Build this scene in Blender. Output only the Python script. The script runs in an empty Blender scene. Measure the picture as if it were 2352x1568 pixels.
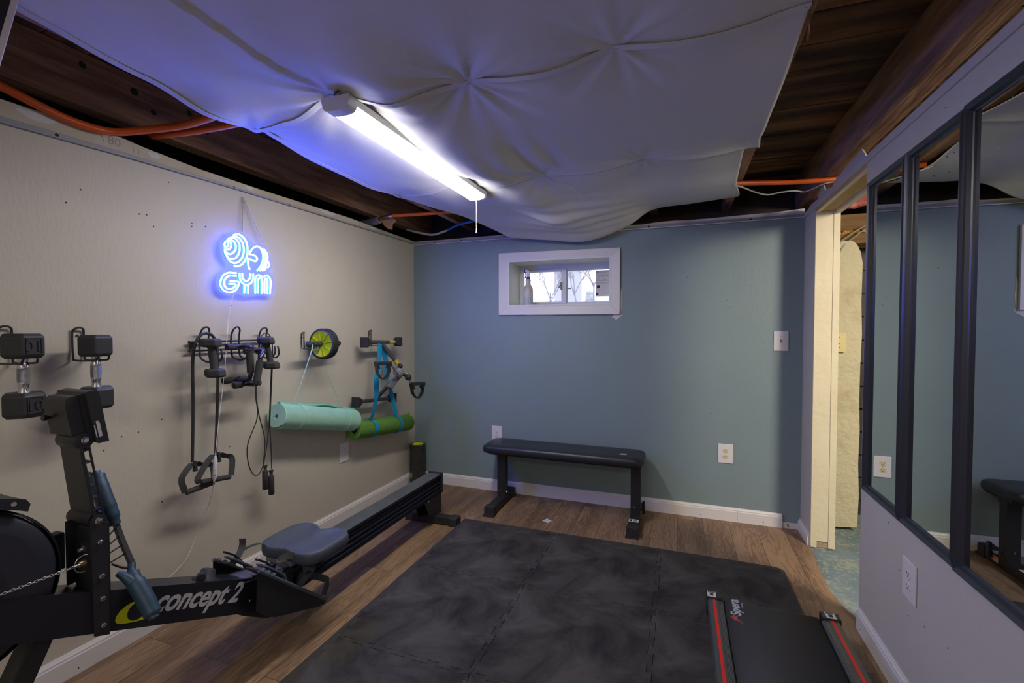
import bpy, math, random
from mathutils import Vector, Matrix
random.seed(7)
SC = bpy.context.scene
COL = SC.collection
PI = math.pi

# ------------------------------------------------------------------ camera, world, exposure
cam_data = bpy.data.cameras.new('camera')
cam_data.sensor_width = 36.0
cam_data.lens = 16.13
cam_data.clip_start = 0.05
cam = bpy.data.objects.new('camera', cam_data)
COL.objects.link(cam)
yaw, pitch = math.radians(20.018), math.radians(1.4674)
cam.location = (0, 0, 1.25)
cam.rotation_euler = (PI / 2 - pitch, 0, yaw)
SC.camera = cam
SC.view_settings.view_transform = 'Standard'
SC.view_settings.look = 'None'
SC.view_settings.gamma = 1.0
SC.view_settings.use_curve_mapping = False
SC.view_settings.exposure = 1.2

world = bpy.data.worlds.new('overcast_sky')
SC.world = world
world.use_nodes = True
wn = world.node_tree.nodes; wl = world.node_tree.links
bg = wn['Background']
bg.inputs[1].default_value = 0.62
tc = wn.new('ShaderNodeTexCoord'); sep = wn.new('ShaderNodeSeparateXYZ')
ramp = wn.new('ShaderNodeValToRGB')
wl.new(tc.outputs['Generated'], sep.inputs[0]); wl.new(sep.outputs[2], ramp.inputs[0])
ramp.color_ramp.elements[0].position = 0.0; ramp.color_ramp.elements[0].color = (0.60, 0.62, 0.72, 1)
ramp.color_ramp.elements[1].position = 0.12; ramp.color_ramp.elements[1].color = (0.90, 0.91, 1.0, 1)
wl.new(ramp.outputs[0], bg.inputs[0])

LAMP_W = 23.0        # shop light emission
NEON = 28.0
def area_light(name, loc, rot, sx, sy, power, color):
    l = bpy.data.lights.new(name, 'AREA'); l.shape = 'RECTANGLE'; l.size = sx; l.size_y = sy
    l.energy = power; l.color = color
    o = bpy.data.objects.new(name, l); o.location = loc; o.rotation_euler = rot; COL.objects.link(o); return o
# added fill light behind the camera to lift the shadows, no real fixture
area_light('rear_fill_light', (-0.6, -0.75, 1.98), (0, 0, 0), 1.2, 0.15, 7, (1.0, 0.95, 0.86))
# bare warm bulb of the adjoining utility room
area_light('utility_lamp_light', (1.75, 1.32, 2.03), (math.radians(38), 0, 0), 0.45, 0.45, 27, (1.0, 0.90, 0.72))

# ------------------------------------------------------------------ materials
MATS = {}
def mat(name, col, rough=0.6, metal=0.0, var=None, vscale=6.0, stretch=(1, 1, 1), bump=0.0, bscale=60.0, bstretch=None,
        spec=0.5, emit=None, es=0.0, alpha=1.0, trans=0.0, ior=1.45, lo=0.35, hi=0.65, detail=5.0, coat=0.0):
    if name in MATS: return MATS[name]
    m = bpy.data.materials.new(name); m.use_nodes = True
    n = m.node_tree.nodes; l = m.node_tree.links; p = n['Principled BSDF']
    p.inputs['Base Color'].default_value = (*col, 1); p.inputs['Roughness'].default_value = rough
    p.inputs['Metallic'].default_value = metal
    p.inputs['Specular IOR Level'].default_value = spec
    p.inputs['Coat Weight'].default_value = coat
    if trans: p.inputs['Transmission Weight'].default_value = trans; p.inputs['IOR'].default_value = ior
    if alpha < 1: p.inputs['Alpha'].default_value = alpha
    if emit: p.inputs['Emission Color'].default_value = (*emit, 1); p.inputs['Emission Strength'].default_value = es
    if var or bump:
        t = n.new('ShaderNodeTexCoord')
    if var:
        mp = n.new('ShaderNodeMapping'); mp.inputs['Scale'].default_value = stretch
        nz = n.new('ShaderNodeTexNoise'); nz.inputs['Scale'].default_value = vscale; nz.inputs['Detail'].default_value = detail
        cr = n.new('ShaderNodeValToRGB')
        cr.color_ramp.elements[0].position = lo; cr.color_ramp.elements[0].color = (*col, 1)
        cr.color_ramp.elements[1].position = hi; cr.color_ramp.elements[1].color = (*var, 1)
        l.new(t.outputs['Object'], mp.inputs[0]); l.new(mp.outputs[0], nz.inputs[0]); l.new(nz.outputs[0], cr.inputs[0]); l.new(cr.outputs[0], p.inputs['Base Color'])
    if bump:
        mp2 = n.new('ShaderNodeMapping'); mp2.inputs['Scale'].default_value = bstretch or stretch
        n2 = n.new('ShaderNodeTexNoise'); n2.inputs['Scale'].default_value = bscale; n2.inputs['Detail'].default_value = 4
        b = n.new('ShaderNodeBump'); b.inputs['Strength'].default_value = bump; b.inputs['Distance'].default_value = 0.01
        l.new(t.outputs['Object'], mp2.inputs[0]); l.new(mp2.outputs[0], n2.inputs[0]); l.new(n2.outputs[0], b.inputs['Height']); l.new(b.outputs[0], p.inputs['Normal'])
    MATS[name] = m
    return m

M_wall_l = mat('greige_wall_paint', (0.52, 0.475, 0.395), 0.55, var=(0.55, 0.505, 0.42), vscale=1.5, bump=0.12, bscale=90, bstretch=(1, 1, 0.35))
M_wall_f = mat('blue_wall_paint', (0.205, 0.272, 0.292), 0.5, var=(0.222, 0.292, 0.312), vscale=1.3, bump=0.1, bscale=90, bstretch=(1, 1, 0.3))
M_wall_r = mat('pale_grey_wall_paint', (0.52, 0.49, 0.465), 0.5, var=(0.55, 0.52, 0.49), vscale=2, bump=0.08, bscale=70)
M_white = mat('white_trim_paint', (0.72, 0.69, 0.68), 0.4, bump=0.04, bscale=30)
M_drywall = mat('bare_drywall', (0.50, 0.43, 0.32), 0.85, var=(0.58, 0.53, 0.46), vscale=5)
M_channel = mat('grey_ceiling_channel', (0.30, 0.31, 0.33), 0.45, spec=0.5)
M_hole = mat('dark_nail_hole', (0.03, 0.025, 0.02), 0.9)
M_spackle = mat('white_spackle', (0.62, 0.62, 0.62), 0.8)
M_joist = mat('old_joist_wood', (0.20, 0.105, 0.062), 0.9, var=(0.40, 0.23, 0.135), vscale=5, stretch=(6, 0.7, 6), bump=0.5, bscale=9, bstretch=(7, 0.8, 7))
M_board = mat('old_subfloor_boards', (0.050, 0.028, 0.017), 0.9, var=(0.30, 0.15, 0.055), vscale=1.6, stretch=(1.2, 7, 6), bump=0.5, bscale=8, bstretch=(1, 9, 6), lo=0.4, hi=0.75)
M_dark = mat('dark_foundation', (0.030, 0.024, 0.020), 0.95, var=(0.055, 0.04, 0.03), vscale=5, bump=0.4, bscale=12)
M_cream = mat('cream_post_paint', (0.78, 0.70, 0.50), 0.55, var=(0.74, 0.65, 0.46), vscale=4, bump=0.35, bscale=25)
M_pier = mat('painted_concrete', (0.60, 0.54, 0.38), 0.85, var=(0.50, 0.43, 0.28), vscale=9, bump=0.9, bscale=40, lo=0.5, hi=0.72)
M_ply = mat('header_plywood', (0.46, 0.27, 0.10), 0.7, var=(0.56, 0.37, 0.17), vscale=4, stretch=(6, 1, 1))
M_pinkins = mat('pink_insulation', (0.62, 0.20, 0.19), 0.95, var=(0.42, 0.11, 0.11), vscale=14, bump=1.0, bscale=25)
M_foamy = mat('yellow_spray_foam', (0.55, 0.33, 0.06), 0.8, bump=0.9, bscale=60)
M_beamy = mat('sill_beam_wood', (0.17, 0.09, 0.035), 0.85, var=(0.28, 0.16, 0.07), vscale=4, stretch=(1, 5, 6), bump=0.4, bscale=10)  # brown grained wood of the utility room beam
M_sheet = mat('white_cotton_sheet', (0.60, 0.595, 0.60), 0.85, bump=0.05, bscale=120, spec=0.2)
M_black = mat('black_plastic', (0.018, 0.018, 0.020), 0.42, bump=0.05, bscale=300)
M_blackm = mat('black_metal_gloss', (0.014, 0.014, 0.018), 0.3, spec=0.6)
M_blackp = mat('black_powder_coat', (0.017, 0.017, 0.019), 0.5, bump=0.08, bscale=350)
M_rubber = mat('black_rubber', (0.024, 0.023, 0.025), 0.65, bump=0.1, bscale=250)
M_foam = mat('charcoal_foam', (0.040, 0.038, 0.040), 0.85, bump=0.25, bscale=400)
M_web = mat('dark_webbing', (0.05, 0.052, 0.05), 0.8, bump=0.3, bscale=500)
M_neo = mat('neoprene_black', (0.045, 0.045, 0.050), 0.85, bump=0.2, bscale=500)
M_hex = mat('black_hex_rubber', (0.030, 0.030, 0.034), 0.5, bump=0.05, bscale=300)
M_chrome = mat('chrome', (0.75, 0.75, 0.77), 0.14, 1.0)
M_knurl = mat('knurled_chrome', (0.55, 0.55, 0.55), 0.35, 1.0, bump=0.8, bscale=900)
M_steel = mat('brushed_steel', (0.55, 0.54, 0.52), 0.3, 1.0)
M_bronze = mat('bronze_fitting', (0.42, 0.27, 0.14), 0.35, 1.0)
M_wire = mat('dark_coated_wire', (0.028, 0.028, 0.032), 0.35)
M_blue_grip = mat('navy_grip_rubber', (0.018, 0.050, 0.085), 0.5, bump=0.05, bscale=300)
M_seat = mat('slate_seat_plastic', (0.066, 0.080, 0.105), 0.55, bump=0.05, bscale=300)
M_slate = mat('slate_blue_plastic', (0.075, 0.095, 0.125), 0.5)
M_navy = mat('navy_housing_plastic', (0.018, 0.019, 0.030), 0.5, bump=0.06, bscale=260)
M_railtop = mat('dusty_rail_top', (0.115, 0.125, 0.115), 0.4, 0.4, var=(0.15, 0.155, 0.14), vscale=12)
M_railside = mat('anodised_rail_side', (0.030, 0.036, 0.050), 0.30, 0.6)
M_yellow = mat('lime_yellow_plastic', (0.55, 0.62, 0.01), 0.35)
M_logoy = mat('logo_yellow', (0.50, 0.52, 0.005), 0.5)
M_logog = mat('logo_grey', (0.50, 0.47, 0.50), 0.5)
M_mint = mat('mint_mat_foam', (0.43, 0.73, 0.57), 0.75, var=(0.47, 0.77, 0.61), vscale=30)
M_mint2 = mat('mint_mat_underside', (0.13, 0.50, 0.34), 0.75)
M_green = mat('grass_green_mat_foam', (0.13, 0.31, 0.045), 0.8, var=(0.15, 0.34, 0.055), vscale=25)
M_cyan = mat('blue_strap', (0.006, 0.26, 0.50), 0.7, bump=0.2, bscale=400)
M_string = mat('pale_green_string', (0.42, 0.66, 0.52), 0.8)
M_greyp = mat('grey_plastic', (0.20, 0.20, 0.205), 0.45)
M_paintsteel = mat('grey_painted_tube', (0.10, 0.10, 0.105), 0.35, 0.3)
M_warn = mat('yellow_sticker', (0.65, 0.52, 0.02), 0.5)
M_whitep = mat('white_plate_plastic', (0.72, 0.69, 0.72), 0.35)
M_ivory = mat('ivory_plastic', (0.68, 0.60, 0.36), 0.4)
M_creamp = mat('almond_plastic', (0.70, 0.58, 0.28), 0.4)
M_slot = mat('socket_slot', (0.02, 0.02, 0.02), 0.6)
M_leather = mat('black_vinyl', (0.018, 0.020, 0.026), 0.36, bump=0.12, bscale=260)
M_paper = mat('white_paper', (0.70, 0.67, 0.62), 0.7)
M_ink = mat('black_ink', (0.03, 0.03, 0.03), 0.7)
M_inkg = mat('grey_ink', (0.30, 0.29, 0.28), 0.7)
M_orange = mat('orange_pex', (0.62, 0.10, 0.012), 0.35)
M_bluepex = mat('blue_pex', (0.03, 0.16, 0.45), 0.35)
M_cable = mat('white_cable', (0.55, 0.52, 0.50), 0.5)
M_cableg = mat('grey_cable', (0.30, 0.28, 0.22), 0.5)
M_copper = mat('aged_copper', (0.30, 0.12, 0.06), 0.4, 0.8)
M_tape = mat('grey_pipe_wrap', (0.18, 0.18, 0.20), 0.5)
M_cork = mat('tan_torn_paper', (0.38, 0.20, 0.08), 0.9)
M_mirror = mat('mirror_glass', (0.72, 0.75, 0.74), 0.0, 1.0)
M_frame = mat('slate_mirror_frame', (0.028, 0.032, 0.045), 0.33, spec=0.6)
M_vinylw = mat('white_vinyl_window', (0.70, 0.72, 0.78), 0.35)
M_jamb = mat('white_jamb_paint', (0.74, 0.76, 0.72), 0.5, bump=0.1, bscale=20)
M_glass = mat('window_glass', (1, 1, 1), 0.0, trans=1.0, ior=1.1)
M_bottle = mat('milky_bottle_plastic', (0.72, 0.66, 0.64), 0.4, trans=0.35)
M_liquid = mat('lower_bottle_plastic', (0.60, 0.64, 0.70), 0.4, trans=0.3)
M_bluep = mat('royal_blue_plastic', (0.01, 0.06, 0.42), 0.35)
M_red = mat('red_stripe', (0.75, 0.02, 0.012), 0.45)
M_alu = mat('dark_anodised_aluminium', (0.12, 0.125, 0.13), 0.38, 0.6)
M_alul = mat('aluminium_groove_edge', (0.30, 0.30, 0.30), 0.35, 0.8)
M_belt = mat('black_running_belt', (0.032, 0.032, 0.034), 0.6, bump=0.2, bscale=500)
M_boltred = mat('belt_print_red', (0.52, 0.06, 0.06), 0.6)
M_beltw = mat('belt_print_white', (0.48, 0.50, 0.54), 0.6)
M_lampw = mat('white_lamp_plastic', (0.70, 0.70, 0.70), 0.4)
M_diff = mat('lamp_diffuser', (0.9, 0.9, 0.9), 0.5, emit=(1.0, 0.955, 0.88), es=LAMP_W)
M_diffs = mat('lamp_diffuser_side', (0.9, 0.9, 0.9), 0.5, emit=(1.0, 0.955, 0.88), es=LAMP_W * 0.36)
M_neon = mat('neon_tube_glow', (0.1, 0.3, 0.9), 0.5, emit=(0.065, 0.125, 1.0), es=NEON * 2.4)
M_neonside = mat('neon_silicone_side', (0.05, 0.4, 0.9), 0.5, emit=(0.0, 0.42, 1.0), es=0.30)
M_brick = mat('exposed_brick', (0.36, 0.24, 0.15), 0.95, var=(0.5, 0.4, 0.3), vscale=20, bump=1.0, bscale=40)
M_panel = mat('dark_wall_panelling', (0.035, 0.030, 0.034), 0.6)
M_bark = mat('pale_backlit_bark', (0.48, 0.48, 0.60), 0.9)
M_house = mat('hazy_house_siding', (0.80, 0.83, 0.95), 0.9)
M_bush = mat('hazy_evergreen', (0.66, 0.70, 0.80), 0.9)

def acrylic():
    m = bpy.data.materials.new('self_glowing_acrylic'); m.use_nodes = True
    n = m.node_tree.nodes; l = m.node_tree.links; n.clear()
    o = n.new('ShaderNodeOutputMaterial'); mx = n.new('ShaderNodeMixShader'); tr = n.new('ShaderNodeBsdfTransparent')
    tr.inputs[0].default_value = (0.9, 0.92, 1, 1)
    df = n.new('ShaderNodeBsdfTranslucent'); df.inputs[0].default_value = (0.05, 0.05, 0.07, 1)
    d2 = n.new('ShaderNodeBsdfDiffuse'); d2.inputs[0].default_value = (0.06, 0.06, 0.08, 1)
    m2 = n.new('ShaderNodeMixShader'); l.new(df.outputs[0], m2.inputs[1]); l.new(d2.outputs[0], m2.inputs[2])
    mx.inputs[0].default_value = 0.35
    em = n.new('ShaderNodeEmission'); em.inputs[0].default_value = (0.20, 0.24, 1.0, 1); em.inputs[1].default_value = 0.75  # blue emission stands in for tube light scattered in the board
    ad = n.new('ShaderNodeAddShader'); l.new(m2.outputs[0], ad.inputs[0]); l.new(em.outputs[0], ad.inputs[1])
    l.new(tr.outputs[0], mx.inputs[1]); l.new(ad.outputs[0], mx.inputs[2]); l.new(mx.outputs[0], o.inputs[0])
    return m
M_acryl = acrylic()

def floor_planks():
    m = bpy.data.materials.new('oak_look_vinyl_planks'); m.use_nodes = True
    n = m.node_tree.nodes; l = m.node_tree.links; p = n['Principled BSDF']
    t = n.new('ShaderNodeTexCoord'); s = n.new('ShaderNodeSeparateXYZ'); c = n.new('ShaderNodeCombineXYZ')
    l.new(t.outputs['Object'], s.inputs[0]); l.new(s.outputs[1], c.inputs[0]); l.new(s.outputs[0], c.inputs[1])
    br = n.new('ShaderNodeTexBrick'); br.offset = 0.37; br.offset_frequency = 2
    br.inputs['Scale'].default_value = 1.0; br.inputs['Brick Width'].default_value = 1.22; br.inputs['Row Height'].default_value = 0.155
    br.inputs['Mortar Size'].default_value = 0.0012; br.inputs['Mortar Smooth'].default_value = 0.3
    br.inputs['Color1'].default_value = (0.0, 0, 0, 1); br.inputs['Color2'].default_value = (1, 1, 1, 1); br.inputs['Mortar'].default_value = (0.5, 0.5, 0.5, 1)
    l.new(c.outputs[0], br.inputs['Vector'])
    # per-plank offset of the grain
    mul = n.new('ShaderNodeVectorMath'); mul.operation = 'MULTIPLY_ADD'; mul.inputs[1].default_value = (7.3, 3.1, 0)
    l.new(br.outputs['Color'], mul.inputs[0]); l.new(c.outputs[0], mul.inputs[2])
    mp = n.new('ShaderNodeMapping'); mp.inputs['Scale'].default_value = (1.0, 7.0, 1)
    l.new(mul.outputs[0], mp.inputs[0])
    nz = n.new('ShaderNodeTexNoise'); nz.inputs['Scale'].default_value = 1.5; nz.inputs['Detail'].default_value = 3; nz.inputs['Distortion'].default_value = 0.5
    l.new(mp.outputs[0], nz.inputs[0])
    wv = n.new('ShaderNodeMath'); wv.operation = 'MULTIPLY'; wv.inputs[1].default_value = 95
    l.new(nz.outputs[0], wv.inputs[0])
    sn = n.new('ShaderNodeMath'); sn.operation = 'SINE'; l.new(wv.outputs[0], sn.inputs[0])
    fine = n.new('ShaderNodeTexNoise'); fine.inputs['Scale'].default_value = 10; fine.inputs['Detail'].default_value = 6
    mp3 = n.new('ShaderNodeMapping'); mp3.inputs['Scale'].default_value = (0.8, 26, 1); l.new(c.outputs[0], mp3.inputs[0]); l.new(mp3.outputs[0], fine.inputs[0])
    big = n.new('ShaderNodeTexNoise'); big.inputs['Scale'].default_value = 1.1; big.inputs['Detail'].default_value = 2; l.new(mp.outputs[0], big.inputs[0])
    a1 = n.new('ShaderNodeMath'); a1.operation = 'MULTIPLY_ADD'; a1.inputs[1].default_value = 0.085; l.new(sn.outputs[0], a1.inputs[0]); l.new(big.outputs[0], a1.inputs[2])
    a2 = n.new('ShaderNodeMath'); a2.operation = 'MULTIPLY_ADD'; a2.inputs[1].default_value = 0.55; l.new(fine.outputs[0], a2.inputs[0]); l.new(a1.outputs[0], a2.inputs[2])
    a3 = n.new('ShaderNodeMath'); a3.operation = 'MULTIPLY_ADD'; a3.inputs[1].default_value = 0.16; l.new(br.outputs['Color'], a3.inputs[0]); l.new(a2.outputs[0], a3.inputs[2])
    cr = n.new('ShaderNodeValToRGB'); l.new(a3.outputs[0], cr.inputs[0])
    e = cr.color_ramp.elements
    e[0].position = 0.55; e[0].color = (0.105, 0.060, 0.036, 1); e[1].position = 1.12; e[1].color = (0.30, 0.190, 0.112, 1)
    e.new(0.82).color = (0.195, 0.116, 0.068, 1)
    mm = n.new('ShaderNodeMixRGB'); mm.inputs[2].default_value = (0.05, 0.03, 0.02, 1)
    l.new(br.outputs['Fac'], mm.inputs[0]); l.new(cr.outputs[0], mm.inputs[1]); l.new(mm.outputs[0], p.inputs['Base Color'])
    p.inputs['Roughness'].default_value = 0.50
    b = n.new('ShaderNodeBump'); b.inputs['Strength'].default_value = 0.15; b.inputs['Distance'].default_value = 0.004
    l.new(a2.outputs[0], b.inputs['Height']); l.new(b.outputs[0], p.inputs['Normal'])
    return m
M_floor = floor_planks()

def slab_floor():
    m = mat('blue_painted_concrete', (0.14, 0.20, 0.235), 0.75, var=(0.21, 0.27, 0.29), vscale=5, bump=0.4, bscale=60)
    n = m.node_tree.nodes; l = m.node_tree.links; p = n['Principled BSDF']
    src = p.inputs['Base Color'].links[0].from_socket
    t = n.new('ShaderNodeTexCoord')
    f = n.new('ShaderNodeTexNoise'); f.inputs['Scale'].default_value = 55; f.inputs['Detail'].default_value = 6
    g = n.new('ShaderNodeTexNoise'); g.inputs['Scale'].default_value = 3.2; g.inputs['Detail'].default_value = 2
    l.new(t.outputs['Object'], f.inputs[0]); l.new(t.outputs['Object'], g.inputs[0])
    ad = n.new('ShaderNodeMath'); ad.operation = 'MULTIPLY_ADD'; ad.inputs[1].default_value = 0.8
    l.new(g.outputs[0], ad.inputs[0]); l.new(f.outputs[0], ad.inputs[2])
    r = n.new('ShaderNodeValToRGB'); r.color_ramp.elements[0].position = 0.96; r.color_ramp.elements[1].position = 1.0
    r.color_ramp.elements[0].color = (0, 0, 0, 1); r.color_ramp.elements[1].color = (1, 1, 1, 1)
    sc = n.new('ShaderNodeMath'); sc.operation = 'MULTIPLY'; sc.inputs[1].default_value = 1.0
    l.new(ad.outputs[0], sc.inputs[0]); l.new(sc.outputs[0], r.inputs[0])
    mx = n.new('ShaderNodeMixRGB'); mx.inputs[2].default_value = (0.30, 0.33, 0.27, 1)
    l.new(r.outputs[0], mx.inputs[0]); l.new(src, mx.inputs[1]); l.new(mx.outputs[0], p.inputs['Base Color'])
    return m
M_slab = slab_floor()

M_eva = mat('mottled_eva_foam', (0.020, 0.019, 0.019), 0.75, var=(0.088, 0.080, 0.075), vscale=3.9, bump=0.5, bscale=420, lo=0.36, hi=0.62, detail=10, spec=0.22)
for nd_ in M_eva.node_tree.nodes:
    if nd_.type == 'TEX_NOISE' and nd_.inputs['Scale'].default_value < 5: nd_.inputs['Roughness'].default_value = 0.66; nd_.inputs['Distortion'].default_value = 0.6
M_evab = mat('plain_eva_edge', (0.055, 0.052, 0.050), 0.75, spec=0.22, bump=0.5, bscale=420)

# ------------------------------------------------------------------ mesh builder
BASE = {}
class MB:
    def __init__(s): s.v = []; s.f = []; s.mi = []; s.sm = []
    def add(s, vs, fs, smooth=False, m=0):
        k = len(s.v); s.v += [tuple(v) for v in vs]
        for f in fs: s.f.append(tuple(i + k for i in f)); s.mi.append(m); s.sm.append(smooth)
        return s
    def box(s, x0, x1, y0, y1, z0, z1, m=0):
        vs = [(x, y, z) for z in (z0, z1) for y in (y0, y1) for x in (x0, x1)]
        return s.add(vs, [(0, 2, 3, 1), (4, 5, 7, 6), (0, 1, 5, 4), (2, 6, 7, 3), (0, 4, 6, 2), (1, 3, 7, 5)], False, m)
    def bar(s, a, b, w, h, up=(0, 0, 1), m=0, w2=None, h2=None):
        a = Vector(a); b = Vector(b); d = (b - a).normalized(); up = Vector(up)
        r = d.cross(up)
        if r.length < 1e-4: r = d.cross(Vector((1, 0, 0)))
        r.normalize(); u = r.cross(d).normalized(); w2 = w if w2 is None else w2; h2 = h if h2 is None else h2
        vs = []
        for c, ww, hh in ((a, w, h), (b, w2, h2)):
            for i, j in ((-1, -1), (1, -1), (1, 1), (-1, 1)): vs.append(c + r * (i * ww / 2) + u * (j * hh / 2))
        return s.add(vs, [(3, 2, 1, 0), (4, 5, 6, 7), (0, 1, 5, 4), (1, 2, 6, 5), (2, 3, 7, 6), (3, 0, 4, 7)], False, m)
    def tube(s, pts, r, seg=10, closed=False, m=0, sub=0, flat=None, cap=True):
        pts = [Vector(p) for p in pts]
        if sub: pts = crom(pts, sub, closed)
        n = len(pts); rs = r if isinstance(r, (list, tuple)) else [r] * n
        if len(rs) != n: rs = [rs[0] + (rs[-1] - rs[0]) * i / (n - 1) for i in range(n)] if len(rs) == 2 else [rs[min(len(rs) - 1, int(i * len(rs) / n))] for i in range(n)]
        tang = []
        for i in range(n):
            if closed: d = pts[(i + 1) % n] - pts[i - 1]
            else: d = pts[min(i + 1, n - 1)] - pts[max(i - 1, 0)]
            tang.append(d.normalized() if d.length > 1e-9 else Vector((0, 0, 1)))
        t0 = tang[0]; ref = Vector((0, 0, 1)) if abs(t0.z) < 0.9 else Vector((1, 0, 0))
        if flat is not None: ref = Vector(flat)
        nrm = (ref - t0 * ref.dot(t0)).normalized(); vs = []
        for i in range(n):
            t = tang[i]; nrm = (nrm - t * nrm.dot(t)).normalized(); bn = t.cross(nrm)
            for k in range(seg):
                a = 2 * PI * k / seg
                vs.append(pts[i] + (nrm * math.cos(a) + bn * math.sin(a)) * rs[i])
        fs = []
        for i in range(n if closed else n - 1):
            j = (i + 1) % n
            for k in range(seg): fs.append((i * seg + k, i * seg + (k + 1) % seg, j * seg + (k + 1) % seg, j * seg + k))
        s.add(vs, fs, True, m)
        if not closed and cap:
            s.add(vs[:seg], [tuple(range(seg))[::-1]], False, m); s.add(vs[-seg:], [tuple(range(seg))], False, m)
        return s
    def ribbon(s, pts, w, th, wdir, m=0, sub=0):
        """flat band following pts; wdir: width direction(s)"""
        pts = [Vector(p) for p in pts]
        wd = [Vector(x).normalized() for x in (wdir if isinstance(wdir[0], (tuple, list, Vector)) else [wdir] * len(pts))]
        if sub:
            q = crom(pts, sub, False); wq = []
            for i in range(len(q)):
                f = i / (len(q) - 1) * (len(pts) - 1); a = int(min(f, len(pts) - 2)); wq.append(wd[a].lerp(wd[a + 1], f - a).normalized())
            pts, wd = q, wq
        n = len(pts); vs = []
        for i in range(n):
            t = (pts[min(i + 1, n - 1)] - pts[max(i - 1, 0)]).normalized(); d = (wd[i] - t * wd[i].dot(t)).normalized(); nn = t.cross(d)
            for a, b in ((-1, -1), (1, -1), (1, 1), (-1, 1)): vs.append(pts[i] + d * (a * w / 2) + nn * (b * th / 2))
        fs = [(3, 2, 1, 0), tuple(4 * (n - 1) + k for k in range(4))]
        for i in range(n - 1):
            for k in range(4): fs.append((4 * i + k, 4 * i + (k + 1) % 4, 4 * i + 4 + (k + 1) % 4, 4 * i + 4 + k))
        return s.add(vs, fs, False, m)
    def lathe(s, prof, c, axis=(0, 0, 1), seg=28, m=0, smooth=True, cap=True):
        ax = Vector(axis).normalized(); c = Vector(c)
        ref = Vector((0, 0, 1)) if abs(ax.z) < 0.9 else Vector((1, 0, 0))
        u = (ref - ax * ref.dot(ax)).normalized(); w = ax.cross(u); vs = []
        for r, h in prof:
            for k in range(seg):
                a = 2 * PI * k / seg; vs.append(c + ax * h + (u * math.cos(a) + w * math.sin(a)) * r)
        fs = []
        for i in range(len(prof) - 1):
            for k in range(seg): fs.append((i * seg + k, i * seg + (k + 1) % seg, (i + 1) * seg + (k + 1) % seg, (i + 1) * seg + k))
        s.add(vs, fs, smooth, m)
        if cap:
            if prof[0][0] > 1e-5: s.add(vs[:seg], [tuple(range(seg))[::-1]], False, m)
            if prof[-1][0] > 1e-5: s.add(vs[-seg:], [tuple(range(seg))], False, m)
        return s
    def sphere(s, c, r, m=0, seg=16, sc=(1, 1, 1)):
        pr = [(math.sin(PI * i / 10) * r, -math.cos(PI * i / 10) * r) for i in range(11)]
        k = len(s.v); s.lathe(pr, (0, 0, 0), (0, 0, 1), seg, m, True, False)
        for i in range(k, len(s.v)):
            x, y, z = s.v[i]; s.v[i] = (c[0] + x * sc[0], c[1] + y * sc[1], c[2] + z * sc[2])
        return s
    def prism(s, poly, o, u, v, th, m=0, smooth=False):
        """extrude 2D poly (in plane o+u*a+v*b) by th along u x v, starting at o"""
        o = Vector(o); u = Vector(u); v = Vector(v); n = u.cross(v).normalized() * th; k = len(poly)
        vs = [o + u * a + v * b for a, b in poly] + [o + u * a + v * b + n for a, b in poly]
        s.add(vs, [tuple(range(k))[::-1], tuple(range(k, 2 * k))], False, m)
        s.add(vs, [(i, (i + 1) % k, k + (i + 1) % k, k + i) for i in range(k)], smooth, m)
        return s
    def grid(s, fn, nu, nv, th=0.0, m=0, smooth=True):
        vs = [Vector(fn(i / nu, j / nv)) for j in range(nv + 1) for i in range(nu + 1)]
        fs = [(j * (nu + 1) + i, j * (nu + 1) + i + 1, (j + 1) * (nu + 1) + i + 1, (j + 1) * (nu + 1) + i) for j in range(nv) for i in range(nu)]
        return s.add(vs, fs, smooth, m)
    def text(s, body, size, o, u, v, ext=0.0005, shear=0.0, bold=0.0, m=0, sx=1.0, align='LEFT'):
        cu = bpy.data.curves.new('lettering', 'FONT'); cu.body = body; cu.size = size; cu.extrude = ext; cu.shear = shear; cu.offset = bold
        cu.align_x = align; cu.resolution_u = 4
        ob = bpy.data.objects.new('lettering', cu); COL.objects.link(ob)
        dg = bpy.context.evaluated_depsgraph_get(); me = bpy.data.meshes.new_from_object(ob.evaluated_get(dg))
        o = Vector(o); u = Vector(u); v = Vector(v); nn = u.cross(v)
        s.add([o + u * (q.co.x * sx) + v * q.co.y + nn * q.co.z for q in me.vertices], [tuple(f.vertices) for f in me.polygons], False, m)
        bpy.data.objects.remove(ob); bpy.data.meshes.remove(me); bpy.data.curves.remove(cu)
        return s
    def build(s, name, mats, parent=None, bevel=0, seg=2, solid=0, sub=0, angle=35, loc=None):
        if not isinstance(mats, (list, tuple)): mats = [mats]
        base = Vector(BASE[parent.name]) if parent is not None else Vector(loc or (0, 0, 0))
        me = bpy.data.meshes.new(name); me.from_pydata([Vector(v) - base for v in s.v], [], s.f)
        for x in mats: me.materials.append(x)
        me.polygons.foreach_set('material_index', s.mi); me.polygons.foreach_set('use_smooth', s.sm); me.update()
        o = bpy.data.objects.new(name, me); COL.objects.link(o)
        if parent is not None: o.parent = parent
        else: o.location = base
        BASE[o.name] = base
        if solid:
            q = o.modifiers.new('thickness', 'SOLIDIFY'); q.thickness = solid; q.offset = 0
        if sub:
            q = o.modifiers.new('smooth', 'SUBSURF'); q.levels = sub; q.render_levels = sub
        if bevel:
            q = o.modifiers.new('soft_edges', 'BEVEL'); q.width = bevel; q.segments = seg; q.limit_method = 'ANGLE'; q.angle_limit = math.radians(angle)
        return o

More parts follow.
